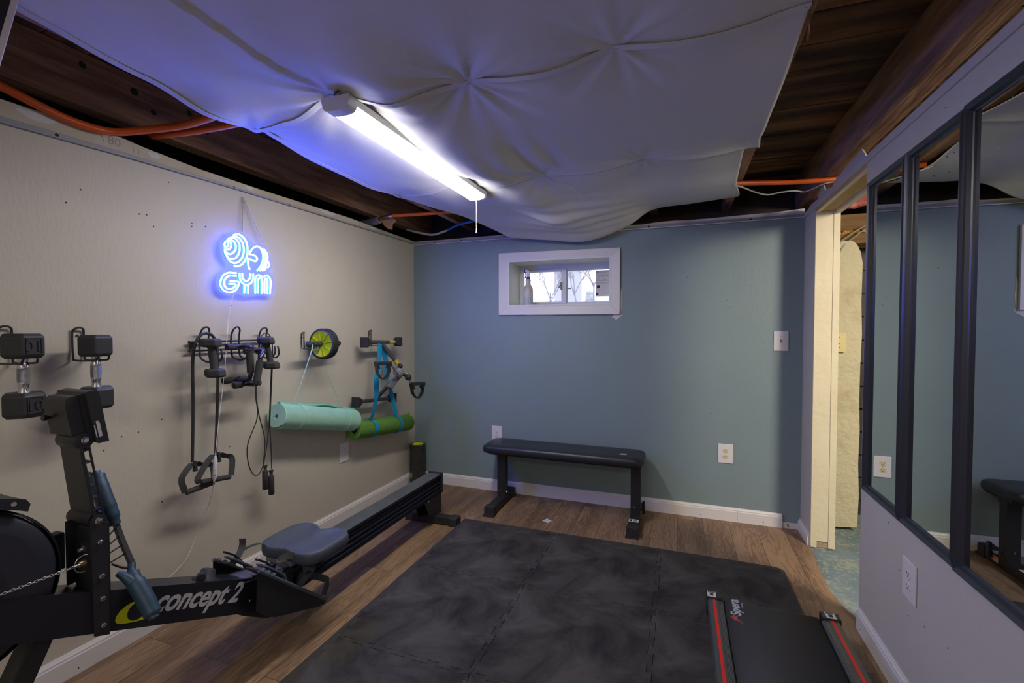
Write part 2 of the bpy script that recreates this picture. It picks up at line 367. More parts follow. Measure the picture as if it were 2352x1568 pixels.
def crom(p, sub, closed=False):
    out = []; n = len(p)
    for i in range(n if closed else n - 1):
        p1, p2 = p[i], p[(i + 1) % n]
        p0 = p[i - 1] if (closed or i > 0) else p1 * 2 - p2
        p3 = p[(i + 2) % n] if (closed or i + 2 < n) else p2 * 2 - p1
        for k in range(sub):
            t = k / sub
            out.append(0.5 * ((2 * p1) + (p2 - p0) * t + (2 * p0 - 5 * p1 + 4 * p2 - p3) * t * t + (3 * p1 - p0 - 3 * p2 + p3) * t ** 3))
    if not closed: out.append(p[-1])
    return out

def thing(name, label, cat, loc, group=None):
    o = bpy.data.objects.new(name, None); o.empty_display_size = 0.05; COL.objects.link(o); o.location = loc
    BASE[o.name] = Vector(loc); tag(o, label, cat, group); return o
def tag(o, label, cat, group=None):
    o['label'] = label; o['category'] = cat
    if group: o['group'] = group
    return o
def struct(o, label=None):
    o['kind'] = 'structure'
    if label: o['label'] = label
    return o
def dup(root, loc, label, cat=None, group=None, rot=None):
    r = root.copy(); COL.objects.link(r); r.location = loc; r['label'] = label
    if cat: r['category'] = cat
    if group: r['group'] = group
    if rot: r.rotation_euler = rot
    for ch in list(root.children):
        c = ch.copy(); COL.objects.link(c); c.parent = r
        for g in list(ch.children):
            d = g.copy(); COL.objects.link(d); d.parent = c
    return r

def interp_(p, x):
    for (a, q), (c, r) in zip(p, p[1:]):
        if x <= c: return q + (r - q) * (x - a) / (c - a)
    return p[-1][1]
# ================================================================== THE ROOM
LX, FY, RX = -2.057, 3.285, 0.722
# floor of planks, ragged edge at the opening
edge = [(0.722, -1.2), (0.722, 2.29), (0.728, 2.37), (0.708, 2.44), (0.690, 2.56), (0.694, 2.68), (0.702, 2.78), (0.712, 2.9), (0.720, 3.0), (0.722, 3.05), (0.722, FY + 0.02)]
b = MB(); b.prism([(-2.07, -1.2)] + edge + [(-2.07, FY + 0.02)], (0, 0, -0.010), (1, 0, 0), (0, 1, 0), 0.010)
struct(b.build('floor', M_floor))
b = MB(); b.box(0.5, 3.3, -1.2, 3.9, -0.05, -0.0105); struct(b.build('floor_utility_room', M_slab))
b = MB(); b.box(-2.7, 0.5, -1.25, 3.9, -0.05, -0.0105); struct(b.build('floor_base', M_dark))

# left wall
WT = [(-1.2, 1.895), (0.84, 1.922), (1.19, 1.936), (1.70, 1.944), (3.385, 1.955)]
b = MB(); b.prism([(-1.2, -0.01), (3.385, -0.01)] + WT[::-1], (LX - 0.10, 0, 0), (0, 1, 0), (0, 0, 1), 0.10)
for y, z in [(1.004, 1.703), (1.047, 1.761), (1.24, 1.718), (1.267, 1.721), (1.356, 1.88), (1.454, 1.726), (1.453, 1.712), (1.516, 1.725), (1.293, 1.679),
             (1.16, 0.83), (1.22, 0.835), (1.10, 0.79), (0.985, 0.735), (1.305, 0.52), (1.31, 0.87), (1.62, 0.68), (1.85, 0.37), (1.64, 1.37)]:
    b.lathe([(0.0032, 0), (0.0026, 0.0006)], (LX, y, z), (1, 0, 0), 8, m=1)
struct(b.build('wall_left', [M_wall_l, M_hole]))
b = MB()
prof = [(0, 1.990), (0.9, 1.992), (1.12, 2.006), (1.27, 1.992), (1.5, 1.980), (1.82, 1.980), (2.5, 1.990), (3.0, 1.978), (3.385, 1.975)]
b.prism(WT + [(y, z) for y, z in prof[::-1]] + [(-1.2, 1.984)], (LX - 0.012, 0, 0), (0, 1, 0), (0, 0, 1), 0.012)
for y, z, w, h in [(0.93, 1.972, 0.05, 0.014), (1.30, 1.972, 0.025, 0.012), (1.75, 1.968, 0.018, 0.009), (2.30, 1.976, 0.07, 0.012), (2.75, 1.972, 0.03, 0.008)]:
    b.prism([(y + w * math.cos(t) * (1 + 0.2 * math.sin(3 * t)), z + h * math.sin(t)) for t in [i * PI / 8 for i in range(16)]], (LX, 0, 0), (0, 1, 0), (0, 0, 1), 0.0007, m=1)
# pencilled carpenter's note
b.text('80', 0.045, (LX + 0.0002, 1.135, 1.962), (0, 1, 0), (0, 0, 1), 0.0001, m=2)
for a, c in [((1.11, 2.0), (1.22, 2.0)), ((1.22, 2.0), (1.225, 1.958)), ((1.11, 2.0), (1.125, 1.96)), ((1.24, 1.998), (1.243, 1.958)), ((1.24, 1.985), (1.262, 1.984))]:
    b.bar((LX + 0.0004, *a), (LX + 0.0004, *c), 0.0012, 0.0006, m=2)
struct(b.build('trim_1', [M_drywall, M_spackle, M_inkg]), 'strip of unpainted drywall above the left wall')
CB = [(-1.2, 1.885), (0.84, 1.912), (1.19, 1.927), (1.70, 1.939), (FY, 1.950)]; CT = [(-1.2, 1.912), (0.84, 1.936), (1.19, 1.946), (1.70, 1.950), (FY, 1.960)]
b = MB(); b.prism(CB + CT[::-1], (LX, 0, 0), (0, 1, 0), (0, 0, 1), 0.006); b.prism(CB + [(y, z + 0.005) for y, z in CB[::-1]], (LX, 0, 0), (0, 1, 0), (0, 0, 1), 0.016)
for y in (0.98, 1.66, 2.0, 2.6, 3.1): b.lathe([(0.006, 0), (0.005, 0.0025)], (LX + 0.006, y, interp_(CB, y) * 0.45 + interp_(CT, y) * 0.55), (1, 0, 0), 10, m=1)
struct(b.build('trim_2', [M_channel, M_hole]), 'grey metal wall angle on the left wall')

# far wall with window hole
wx0, wx1, wz0, wz1 = -1.214, -0.465, 1.438, 1.760
b = MB(); y0, y1 = FY, FY + 0.10
b.box(LX - 0.1, wx0, y0, y1, -0.01, 1.944); b.box(wx1, RX + 0.118, y0, y1, -0.01, 1.944)
b.box(wx0, wx1, y0, y1, -0.01, wz0); b.box(wx0, wx1, y0, y1, wz1, 1.944)
for x, z in [(0.290, 1.439), (0.306, 1.397), (0.12, 1.62), (-1.16, 0.9), (0.20, 0.70), (0.05, 1.60)]:
    b.lathe([(0.003, 0), (0.0022, 0.0006)], (x, FY, z), (0, -1, 0), 8, m=1)
random.seed(3)
def patch(cx, cz, w, h, seed):
    random.seed(seed); return [(cx + w * math.cos(t) * random.uniform(0.6, 1.1), cz + h * math.sin(t) * random.uniform(0.6, 1.1)) for t in [i * 2 * PI / 26 for i in range(26)]]
b.prism(patch(-0.41, 1.352, 0.038, 0.030, 5)[::-1], (0, FY - 0.0002, 0), (1, 0, 0), (0, 0, 1), 0.0006, m=2)
b.prism(patch(-0.384, 1.45, 0.007, 0.10, 6)[::-1], (0, FY - 0.0002, 0), (1, 0, 0), (0, 0, 1), 0.0006, m=2)
b.prism(patch(-0.98, 1.358, 0.16, 0.004, 9)[::-1], (0, FY - 0.0002, 0), (1, 0, 0), (0, 0, 1), 0.0006, m=2)
struct(b.build('wall_far', [M_wall_f, M_hole, M_spackle]))
b = MB(); random.seed(12)
top = [(-2.057 + i * 0.07, 1.972 + random.uniform(-0.002, 0.002) + (0.008 if i > 26 else 0)) for i in range(40)]
b.prism([(-2.057, 1.944), (RX, 1.944)] + [(min(x, RX), z) for x, z in top[::-1]], (0, FY + 0.012, 0), (1, 0, 0), (0, 0, 1), 0.012)
b.prism([(0.0, 1.958), (0.72, 1.958), (0.72, 1.995), (0.55, 1.985), (0.3, 1.982), (0.12, 1.976)], (0, FY - 0.0005, 0), (1, 0, 0), (0, 0, 1), 0.0006, m=1)
struct(b.build('trim_3', [M_drywall, M_spackle]), 'strip of bare drywall above the blue wall')
b = MB(); b.box(LX, RX, FY - 0.006, FY, 1.938, 1.962); b.box(LX, RX, FY - 0.020, FY, 1.938, 1.942, m=1)
for x in (-1.86, -1.62, -0.9, -0.2, 0.42): b.lathe([(0.006, 0), (0.005, 0.0025)], (x, FY - 0.006, 1.952), (0, -1, 0), 10, m=2)
struct(b.build('trim_4', [M_channel, M_white, M_hole]), 'grey metal wall angle on the blue wall')

# right wall with the mirrors, header, stub wall
b = MB(); b.box(RX, RX + 0.118, -1.2, 2.292, -0.01, 1.962)
for y, z in [(1.93, 0.42), (1.62, 0.35), (1.86, 0.30), (1.75, 0.33), (1.70, 1.895), (1.40, 0.40), (2.02, 0.55)]:
    b.lathe([(0.003, 0), (0.0022, 0.0006)], (RX, y, z), (-1, 0, 0), 8, m=1)
struct(b.build('wall_right', [M_wall_r, M_hole]))
b = MB(); b.box(RX - 0.006, RX, -1.2, 3.05, 1.935, 1.966); b.box(RX - 0.006, RX, 3.05, FY, 1.938, 1.966)
struct(b.build('trim_5', M_wall_r), 'painted top strip of the right wall')
b = MB(); b.box(RX, RX + 0.118, 2.292, 3.06, 1.918, 1.962)
b.box(RX + 0.094, RX + 0.118, 2.292, 3.06, 1.900, 1.918, m=1); b.box(RX, RX + 0.016, 2.292, 3.06, 1.912, 1.918, m=1)
struct(b.build('header', [M_ply, M_cream]), 'bare plywood header over the opening')
b = MB(); random.seed(4)
b.prism([(2.66, 1.962), (3.02, 1.962), (3.02, 2.01), (2.98, 2.035), (2.92, 2.03), (2.90, 2.0), (2.86, 1.99)], (RX + 0.004, 0, 0), (0, 1, 0), (0, 0, 1), 0.006)
b.prism([(2.34, 1.962), (2.80, 1.962), (2.78, 2.005), (2.58, 2.02), (2.40, 2.030), (2.36, 1.995)], (RX + 0.012, 0, 0), (0, 1, 0), (0, 0, 1), 0.006)
b.prism([(3.0, 1.962), (3.285, 1.962), (3.285, 1.975), (3.16, 1.99), (3.05, 1.985)], (RX + 0.004, 0, 0), (0, 1, 0), (0, 0, 1), 0.006)
struct(b.build('trim_6', M_wall_r), 'torn drywall flaps above the header')
b = MB(); b.box(RX, RX + 0.112, 3.056, FY + 0.02, -0.01, 1.962); struct(b.build('wall_stub', M_wall_r), 'short stub of grey wall beside the opening')
b = MB()
b.box(RX - 0.001, RX + 0.0845, 3.044, 3.056, 0.038, 1.918); b.box(RX - 0.001, RX + 0.030, 3.0435, 3.056, 0.0, 0.040); b.box(RX + 0.0853, RX + 0.118, 3.042, 3.056, 0.004, 1.918)
b.box(RX + 0.030, RX + 0.086, 3.050, 3.058, 0.0, 0.038, m=1); b.box(RX + 0.112, RX + 0.118, 3.056, 3.2, 0, 1.918)
struct(b.build('door_1', [M_cream, M_brick], bevel=0.002), 'cream painted jamb of the opening, chipped at its foot')

# baseboards
def baseboard(name, a, c, nrm, h=0.088):
    a = Vector(a); c = Vector(c); n = Vector(nrm); z = Vector((0, 0, 1))
    d = (c - a); poly = [(0, 0), (0.014, 0), (0.014, h - 0.022), (0.0115, h - 0.018), (0.0115, h - 0.012), (0.006, h - 0.003), (0.005, h), (0, h)]
    k = len(poly); vs = [a + n * p + z * q for p, q in poly] + [c + n * p + z * q for p, q in poly]
    m = MB(); m.add(vs, [tuple(range(k)), tuple(range(k, 2 * k))[::-1]]); m.add(vs, [(i, (i + 1) % k, k + (i + 1) % k, k + i) for i in range(k)])
    L = d.length; e = d.normalized(); t = 0.15
    while t < L:
        m.lathe([(0.0025, 0), (0.002, 0.0006)], a + e * t + n * 0.014 + z * 0.02, n, 8, m=1); t += 0.41
    return struct(m.build(name, [M_white, M_hole]))
baseboard('baseboard_left', (LX, -1.2, 0), (LX, FY, 0), (1, 0, 0))
baseboard('baseboard_far', (LX, FY, 0), (0.365, FY, 0), (0, -1, 0))
baseboard('baseboard_far_end', (0.366, FY, 0), (0.622, FY, 0), (0, -1, 0))
b = MB(); b.box(0.624, RX, FY - 0.005, FY, 0, 0.036); b.prism([(0.652, 0.008), (0.662, 0.008), (0.655, 0.032), (0.645, 0.03)], (0, FY - 0.005, 0), (1, 0, 0), (0, 0, 1), 0.0006, m=1)
struct(b.build('trim_7', [M_white, M_cork]), 'low unfinished strip at the end of the baseboard')
baseboard('baseboard_right', (RX, -1.2, 0), (RX, 2.275, 0), (-1, 0, 0))
baseboard('baseboard_stub', (RX, 3.06, 0), (RX, FY, 0), (-1, 0, 0), 0.07)

# window: casing, deep jambs, sliding sashes
def frame_rect(m, x0, x1, z0, z1, w, ya, yb, mi=0, w_top=None, w_bot=None):
    wt = w_top or w; wb = w_bot or w
    m.box(x0, x1, ya, yb, z1 - wt, z1, mi); m.box(x0, x1, ya, yb, z0, z0 + wb, mi); m.box(x0, x0 + w, ya, yb, z0 + wb, z1 - wt, mi); m.box(x1 - w, x1, ya, yb, z0 + wb, z1 - wt, mi)
wnd = thing('window_1', 'small white basement window', 'window', (-0.84, 3.285, 1.6)); struct(wnd); del wnd['category']
b = MB()
O = [(-1.299, 1.362), (-0.391, 1.358), (-0.391, 1.822), (-1.299, 1.832)]
I = [(-1.222, 1.430), (-0.458, 1.427), (-0.458, 1.760), (-1.222, 1.765)]
for i in range(4):
    j = (i + 1) % 4
    vs = []
    for (x, z), dy in ((O[i], 0), (O[i], 0.017), (I[i], 0.011), (I[i], 0)): vs.append((x, FY - dy, z))
    for (x, z), dy in ((O[j], 0), (O[j], 0.017), (I[j], 0.011), (I[j], 0)): vs.append((x, FY - dy, z))
    b.add(vs, [(0, 3, 2, 1), (4, 5, 6, 7), (0, 1, 5, 4), (1, 2, 6, 5), (2, 3, 7, 6), (3, 0, 4, 7)])
b.build('window_casing', M_white, wnd, bevel=0.0015)
b = MB(); frame_rect(b, wx0 - 0.012, wx1 + 0.012, wz0 - 0.012, wz1 + 0.012, 0.013, FY - 0.014, FY + 0.27)
b.build('window_jamb', M_jamb, wnd)
b = MB(); frame_rect(b, wx0, wx1, wz0, wz1, 0.024, FY + 0.235, FY + 0.27, w_top=0.046, w_bot=0.020)
b.build('window_frame', M_vinylw, wnd, bevel=0.002)
sa = MB(); frame_rect(sa, -1.192, -0.838, 1.455, 1.722, 0.016, FY + 0.222, FY + 0.242); sa.box(-0.868, -0.830, FY + 0.220, FY + 0.244, 1.455, 1.722)
so = sa.build('window_sash', M_vinylw, wnd, bevel=0.0015)
lt = MB(); lt.box(-0.872, -0.862, FY + 0.206, FY + 0.220, 1.562, 1.622); lt.bar((-0.872, FY + 0.208, 1.60), (-0.884, FY + 0.200, 1.575), 0.008, 0.008); lt.build('window_latch', M_greyp, so, bevel=0.001)
g = MB(); g.box(-1.178, -0.868, FY + 0.230, FY + 0.233, 1.466, 1.708); g.build('pane', M_glass, so)
sb = MB(); frame_rect(sb, -0.836, -0.480, 1.455, 1.722, 0.012, FY + 0.246, FY + 0.264); so2 = sb.build('window_sash', M_vinylw, wnd, bevel=0.0015)
lt = MB(); lt.box(-0.822, -0.796, FY + 0.240, FY + 0.246, 1.568, 1.576); lt.build('window_stop', M_greyp, so2)
g = MB(); g.box(-0.826, -0.490, FY + 0.254, FY + 0.257, 1.464, 1.712); g.build('pane', M_glass, so2)
# printed energy label on the right pane
b = MB(); yy = FY + 0.2405; b.box(-0.602, -0.498, yy, yy + 0.0008, 1.505, 1.702)
def ink(x0, x1, z0, z1, m): b.box(x0, x1, yy - 0.0006, yy, z0, z1, m)
b.lathe([(0.009, 0), (0.009, 0.0006)], (-0.588, yy, 1.688), (0, -1, 0), 16, m=1); b.lathe([(0.006, 0), (0.006, 0.0009)], (-0.588, yy, 1.688), (0, -1, 0), 16, m=0)
for i, (x0, x1, z) in enumerate([(-0.575, -0.51, 1.695), (-0.575, -0.502, 1.688), (-0.575, -0.53, 1.681), (-0.60, -0.498, 1.665), (-0.59, -0.505, 1.659), (-0.588, -0.572, 1.650), (-0.555, -0.54, 1.650), (-0.598, -0.505, 1.641), (-0.588, -0.575, 1.631), (-0.55, -0.52, 1.631),
                                 (-0.60, -0.498, 1.622), (-0.595, -0.51, 1.605), (-0.595, -0.53, 1.599), (-0.585, -0.52, 1.552), (-0.565, -0.515, 1.535)]):
    ink(x0, x1, z, z + 0.0022, 2)
ink(-0.595, -0.572, 1.568, 1.590, 1); ink(-0.600, -0.582, 1.512, 1.532, 1)
tag(b.build('window_sticker', [M_paper, M_ink, M_inkg]), 'white printed energy label stuck on the right pane of the basement window', 'label')

# foundation void behind / above, subfloor, joists
b = MB(); b.box(-2.75, RX + 0.2, FY + 0.28, FY + 0.36, wz1 + 0.02, 2.3); b.box(-2.75, wx0 - 0.01, FY + 0.28, FY + 0.36, -0.05, wz1 + 0.02)
b.box(wx1 + 0.01, RX + 0.12, FY + 0.28, FY + 0.36, -0.05, wz1 + 0.02); b.box(wx0 - 0.01, wx1 + 0.01, FY + 0.28, FY + 0.36, -0.05, wz0 - 0.012)
struct(b.build('wall_foundation_far', M_dark))
b = MB(); b.box(-2.75, -2.62, -1.25, FY + 0.36, -0.05, 2.3); struct(b.build('wall_foundation_left', M_dark))
b = MB(); b.box(-2.75, 3.3, -1.35, -1.2, -0.05, 2.4); struct(b.build('wall_back', M_wall_r))
b = MB(); b.box(3.2, 3.3, -1.2, 3.95, -0.05, 2.4); struct(b.build('wall_utility_right', M_pier))
b = MB(); b.box(RX + 0.12, 3.2, 3.72, 3.80, -0.05, 2.3)
for i in range(11): b.box(1.02, 1.6, 3.700, 3.72, 0.10 + i * 0.155, 0.245 + i * 0.155)
struct(b.build('wall_utility_far', M_panel))
b = MB(); random.seed(21); y = -1.3
while y < 3.9:
    w = random.choice([0.135, 0.15, 0.175, 0.19]); zz = 2.262 + random.uniform(0, 0.006)
    b.box(-2.75, 3.3, y, y + w - 0.005, zz, zz + 0.022, m=0 if random.random() < 0.6 else 1); y += w
b.box(-2.75, 3.3, -1.35, 3.95, 2.292, 2.33, m=0)
struct(b.build('ceiling', [M_board, mat('warm_subfloor_boards', (0.085, 0.044, 0.022), 0.9, var=(0.48, 0.25, 0.08), vscale=1.9, stretch=(1.2, 9, 6), bump=0.5, bscale=8, bstretch=(1, 9, 6), lo=0.35, hi=0.7)]))
JX = [-2.092, -1.630, -1.150, -0.670, -0.180, 0.300, 0.762]
for i, x in enumerate(JX):
    w = 0.048 if 0 < i < 6 else (0.075 if i == 0 else 0.078); z0 = 2.080 if i else 2.068
    if i == 6: z0 = 2.062
    b = MB(); b.box(x - w / 2, x + w / 2, -1.2, FY + 0.28, z0, 2.262)
    if i == 0:
        for y, z, r in [(0.80, 2.20, 0.014), (1.06, 2.215, 0.012), (1.23, 2.20, 0.015), (1.30, 2.15, 0.012), (1.45, 2.21, 0.013), (1.53, 2.16, 0.010)]:
            b.lathe([(r, 0), (r * 0.6, 0.0006)], (x + w / 2, y, z), (1, 0, 0), 12, m=1)
    struct(b.build('ceiling_joist', [M_joist, M_hole], bevel=0.002), 'old wooden floor joist overhead')
b = MB()
for x in (1.24, 1.72, 2.2, 2.7): b.box(x - 0.024, x + 0.024, -1.2, 3.7, 2.08, 2.262)
struct(b.build('ceiling_joists_utility', M_joist))

# ---- things seen through the opening
b = MB(); random.seed(8)
def piertop(x): return 1.80 if x < 0.985 else 1.80 - 0.16 * (1 - math.sqrt(max(0, 1 - ((x - 0.985) / 0.068) ** 2)))
xs = [0.80 + i * 0.0127 for i in range(21)]
b.prism([(0.80, -0.01)] + [(1.053 + random.uniform(-0.004, 0.004), 0.02 + i * 0.2) for i in range(8)] + [(x, piertop(min(x, 1.0525))) for x in xs[::-1]], (0, 3.72, 0), (1, 0, 0), (0, 0, 1), 0.33)
struct(b.build('wall_pier', M_pier, bevel=0.004), 'rough cream painted concrete pier')
b = MB(); b.box(RX + 0.12, 3.2, 3.50, 3.60, 1.855, 1.985); b.box(RX + 0.12, 3.2, 3.45, 3.66, 1.79, 1.853); struct(b.build('trim_8', M_beamy, bevel=0.003), 'wooden sill beam in the utility room')
b = MB(); random.seed(15)
for i in range(22): b.sphere((0.86 + i * 0.014 + random.uniform(-.004, .004), 3.485, 1.868 + random.uniform(-0.012, 0.008)), random.uniform(0.008, 0.016), seg=8)
for i in range(4): b.sphere((1.035, 3.482, 1.852 - i * 0.012), 0.007, seg=8)
tag(b.build('spray_foam', M_foamy), 'bead of yellow spray foam along the wooden beam in the side room', 'foam')
b = MB(); random.seed(16)
def ins(u, v):
    return (0.80 + u * 1.1, 3.44 + 0.06 * math.sin(v * PI) * 0 - 0.035 * math.sin(u * 31) * math.sin(v * 9) + 0.02 * math.sin(u * 70 + v * 13) - 0.10 * (1 - v), 2.0 + v * 0.255)
b.grid(ins, 50, 12); tag(b.build('insulation_batt', M_pinkins, solid=0.04), 'pink fibreglass insulation tucked above the side room beam', 'insulation')
for k in range(2):
    b = MB(); o = k * 0.018
    b.tube([(1.25, 3.40, 1.92 - o), (1.10, 3.40, 1.90 - o), (1.0 + o, 3.40, 1.845 - o), (0.93 + o, 3.39, 1.78 - o), (0.905 + o * .6, 3.375, 1.65), (0.905 + o * .4, 3.372, 1.4), (0.912, 3.372, 1.245)], 0.004, 8, sub=5)
    tag(b.build('electrical_cable', M_cableg), ['grey electrical cable running down the pier, outer of two', 'grey electrical cable running down the pier, inner of two'][k], 'cable', 'cables on the concrete pier')
sw = thing('light_switch', 'almond toggle light switch on the cream concrete pier', 'light switch', (0.935, 3.385, 1.17))
b = MB(); b.box(0.895, 0.970, 3.366, 3.372, 1.112, 1.232); b.box(0.90, 0.965, 3.372, 3.392, 1.117, 1.227); b.build('switch_plate', M_creamp, sw, bevel=0.002)
b = MB(); b.box(0.927, 0.939, 3.352, 3.368, 1.166, 1.178); b.build('toggle', M_creamp, sw, bevel=0.001)
for z in (1.14, 1.204): b = MB(); b.lathe([(0.003, 0), (0.003, 0.001)], (0.933, 3.366, z), (0, -1, 0), 10); b.build('screw', M_hole, sw)

# ---- outlets and switches
def outlet(label, origin, u, n, w=0.082, h=0.124, rec=None, kind='duplex'):
    """u: horizontal direction, n: outward normal"""
    o = Vector(origin); u = Vector(u); n = Vector(n); z = Vector((0, 0, 1)); sgn = 1
    cat = 'electrical outlet' if kind == 'duplex' else 'light switch'
    t = thing('wall_outlet' if kind == 'duplex' else 'light_switch', label, cat, origin)
    def pb(a0, a1, c0, c1, d0, d1, mb, m=0):
        vs = [o + u * a + z * c + n * d for d in (d0, d1) for c in (c0, c1) for a in (a0, a1)]
        mb.add(vs, [(0, 1, 3, 2), (4, 6, 7, 5), (0, 4, 5, 1), (2, 3, 7, 6), (0, 2, 6, 4), (1, 5, 7, 3)], False, m)
    b = MB(); pb(-w / 2, w / 2, -h / 2, h / 2, 0.0002, 0.006, b); b.build('cover_plate', M_whitep, t, bevel=0.0025)
    if kind == 'duplex':
        for s in (0.0195, -0.0195):
            b = MB(); c = o + z * s
            poly = [(0.0165 * math.cos(q), max(-0.0125, min(0.0125, 0.0165 * math.sin(q)))) for q in [i * PI / 12 for i in range(24)]]
            b.prism(poly, c + n * 0.0055, u, z, 0.0025 if u.cross(z).dot(n) > 0 else -0.0025)
            r = b.build('socket', rec or M_whitep, t)
            b = MB()
            pb(-0.0075, -0.0052, s + 0.000, s + 0.008, 0.008, 0.0086, b); pb(0.0052, 0.0075, s + 0.001, s + 0.007, 0.008, 0.0086, b)
            b.lathe([(0.0026, 0), (0.0026, 0.0006)], c - z * 0.006 + n * 0.008, n, 10); b.build('slot', M_slot, r)
        b = MB(); b.lathe([(0.003, 0), (0.003, 0.001)], o + n * 0.006, n, 10); b.build('screw', M_steel, t)
    else:
        b = MB(); pb(-0.005, 0.005, -0.011, 0.011, 0.006, 0.007, b); b.build('toggle_slot', M_greyp, t)
        b = MB(); pb(-0.0045, 0.0045, 0.0, 0.010, 0.006, 0.016, b); b.build('toggle', M_greyp, t, bevel=0.001)
        for s in (0.03, -0.03):
            b = MB(); b.lathe([(0.003, 0), (0.003, 0.001)], o + z * s + n * 0.006, n, 10); b.build('screw', M_steel, t)
    return t
outlet('white outlet on the greige wall below the rolled yoga mats', (LX, 2.428, 0.450), (0, 1, 0), (1, 0, 0))
outlet('white outlet on the blue wall partly hidden behind the weight bench', (-1.321, FY, 0.443), (1, 0, 0), (0, -1, 0))
outlet('white outlet with ivory sockets on the blue wall right of the bench', (0.291, FY, 0.440), (1, 0, 0), (0, -1, 0), w=0.088, h=0.126, rec=M_ivory)
outlet('white outlet on the pale wall beneath the mirrors', (RX, 1.847, 0.425), (0, -1, 0), (-1, 0, 0), w=0.092, h=0.13)
outlet('white toggle switch on the blue wall near the opening', (0.601, FY, 1.179), (1, 0, 0), (0, -1, 0), kind='switch')

# ---- mirrors
def mirror(label, ya, yb, group='framed wall mirrors', turn=0.0):
    z0, z1 = 0.603, 1.836; t = thing('wall_mirror', label, 'mirror', (RX, (ya + yb) / 2, z0), group)
    b = MB(); prof = [(0.0, 0.0), (0.0, 0.018), (0.004, 0.021), (0.0075, 0.018), (0.010, 0.022), (0.0135, 0.019), (0.016, 0.0225), (0.0195, 0.019), (0.022, 0.021), (0.026, 0.012), (0.030, 0.010), (0.030, 0.0)]
    cs = [(ya, z0, 1, 1), (yb, z0, -1, 1), (yb, z1, -1, -1), (ya, z1, 1, -1)]; k = len(prof); vs = []
    for y, z, sy, sz in cs: vs += [(RX - 0.001 - d, y + sy * w, z + sz * w) for w, d in prof]
    fs = [(i * k + j, i * k + (j + 1) % k, ((i + 1) % 4) * k + (j + 1) % k, ((i + 1) % 4) * k + j) for i in range(4) for j in range(k)]
    b.add(vs, fs); b.build('frame', M_frame, t)
    b = MB(); b.box(RX - 0.008, RX - 0.002, ya + 0.024, yb - 0.024, z0 + 0.024, z1 - 0.024); b.build('glass', M_mirror, t)
    random.seed(int(ya * 100)); b = MB()
    for i in range(9):
        yy = random.uniform(ya + 0.05, yb - 0.05); zz = random.uniform(1.62, 1.79); r = random.uniform(0.0012, 0.0035)
        b.prism([(r * math.cos(q) * random.uniform(.6, 1.1), r * math.sin(q) * random.uniform(.6, 1.1)) for q in [-k * PI / 5 for k in range(10)]], (RX - 0.008, yy, zz), (0, 1, 0), (0, 0, 1), 0.0005)
    o_s = b.build('paint_speck', M_spackle, t); o_s['kind'] = 'stuff'
    t.rotation_euler = (0, 0, math.radians(turn)); t.location.x -= 0.0032 * turn
    return t
mirror('tall dark-framed mirror at the far end of the row, next to the opening', 1.892, 2.224)
mirror('tall dark-framed mirror in the middle of the row', 1.554, 1.888)
mirror('tall dark-framed mirror cut off at the right edge, reflecting the bench', 1.216, 1.550, turn=1.0)

# ---- outside
random.seed(31)
def tree(label, base, h, spread, seed):
    random.seed(seed); b = MB()
    def grow(p, d, L, r, depth):
        q = p + d * L; mid = (p + q) / 2 + Vector((random.uniform(-.06, .06), 0, random.uniform(-.04, .04))) * L
        b.tube([p, mid, q], [r, r * 0.65], 5, sub=2)
        if depth == 0: return
        for k in range(3):
            nd = (d + Vector((random.uniform(-1, 1), random.uniform(-.4, .4), random.uniform(-.25, .6))) * spread).normalized(); grow(p.lerp(q, random.uniform(0.5, 1)), nd, L * random.uniform(0.55, 0.8), r * 0.60, depth - 1)
    grow(Vector(base), Vector((random.uniform(-.15, .15), 0, 1)), h, h * 0.024, 6)
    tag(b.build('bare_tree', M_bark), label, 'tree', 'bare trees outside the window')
tree('bare winter tree seen through the left window pane', (-2.15, 7.6, 1.33), 0.55, 0.8, 2)
tree('bare winter tree branching in the right window pane', (-1.25, 7.2, 1.33), 0.65, 0.85, 9)
tree('bare winter tree between the two window panes, farther off', (-2.2, 10.5, 1.33), 0.85, 0.8, 14)
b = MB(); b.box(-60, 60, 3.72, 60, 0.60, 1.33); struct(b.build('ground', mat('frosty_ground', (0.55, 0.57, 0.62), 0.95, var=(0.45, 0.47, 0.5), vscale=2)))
hs = thing('house', 'pale hazy neighbouring house seen through the basement window', 'house', (-3.9, 16, 1.33))
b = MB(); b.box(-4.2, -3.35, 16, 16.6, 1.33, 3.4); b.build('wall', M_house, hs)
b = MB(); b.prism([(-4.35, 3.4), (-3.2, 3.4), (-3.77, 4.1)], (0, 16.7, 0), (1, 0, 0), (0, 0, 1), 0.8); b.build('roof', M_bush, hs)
for x, y, r, lab in [(-2.2, 12, 0.45, 'pale hazy evergreen shrub outside, right of the window post'), (-4.7, 13, 0.5, 'pale hazy evergreen shrub outside, behind the spray bottle')]:
    b = MB(); random.seed(int(y))
    for i in range(260):
        a, q = random.uniform(0, 2 * PI), random.uniform(0, 1); b.sphere((x + math.cos(a) * r * (1 - q) * .8, y + math.sin(a) * r * .4, 1.3 + q * 2.0 * r), random.uniform(.03, .08), seg=6)
    tag(b.build('evergreen_shrub', M_bush), lab, 'shrub')

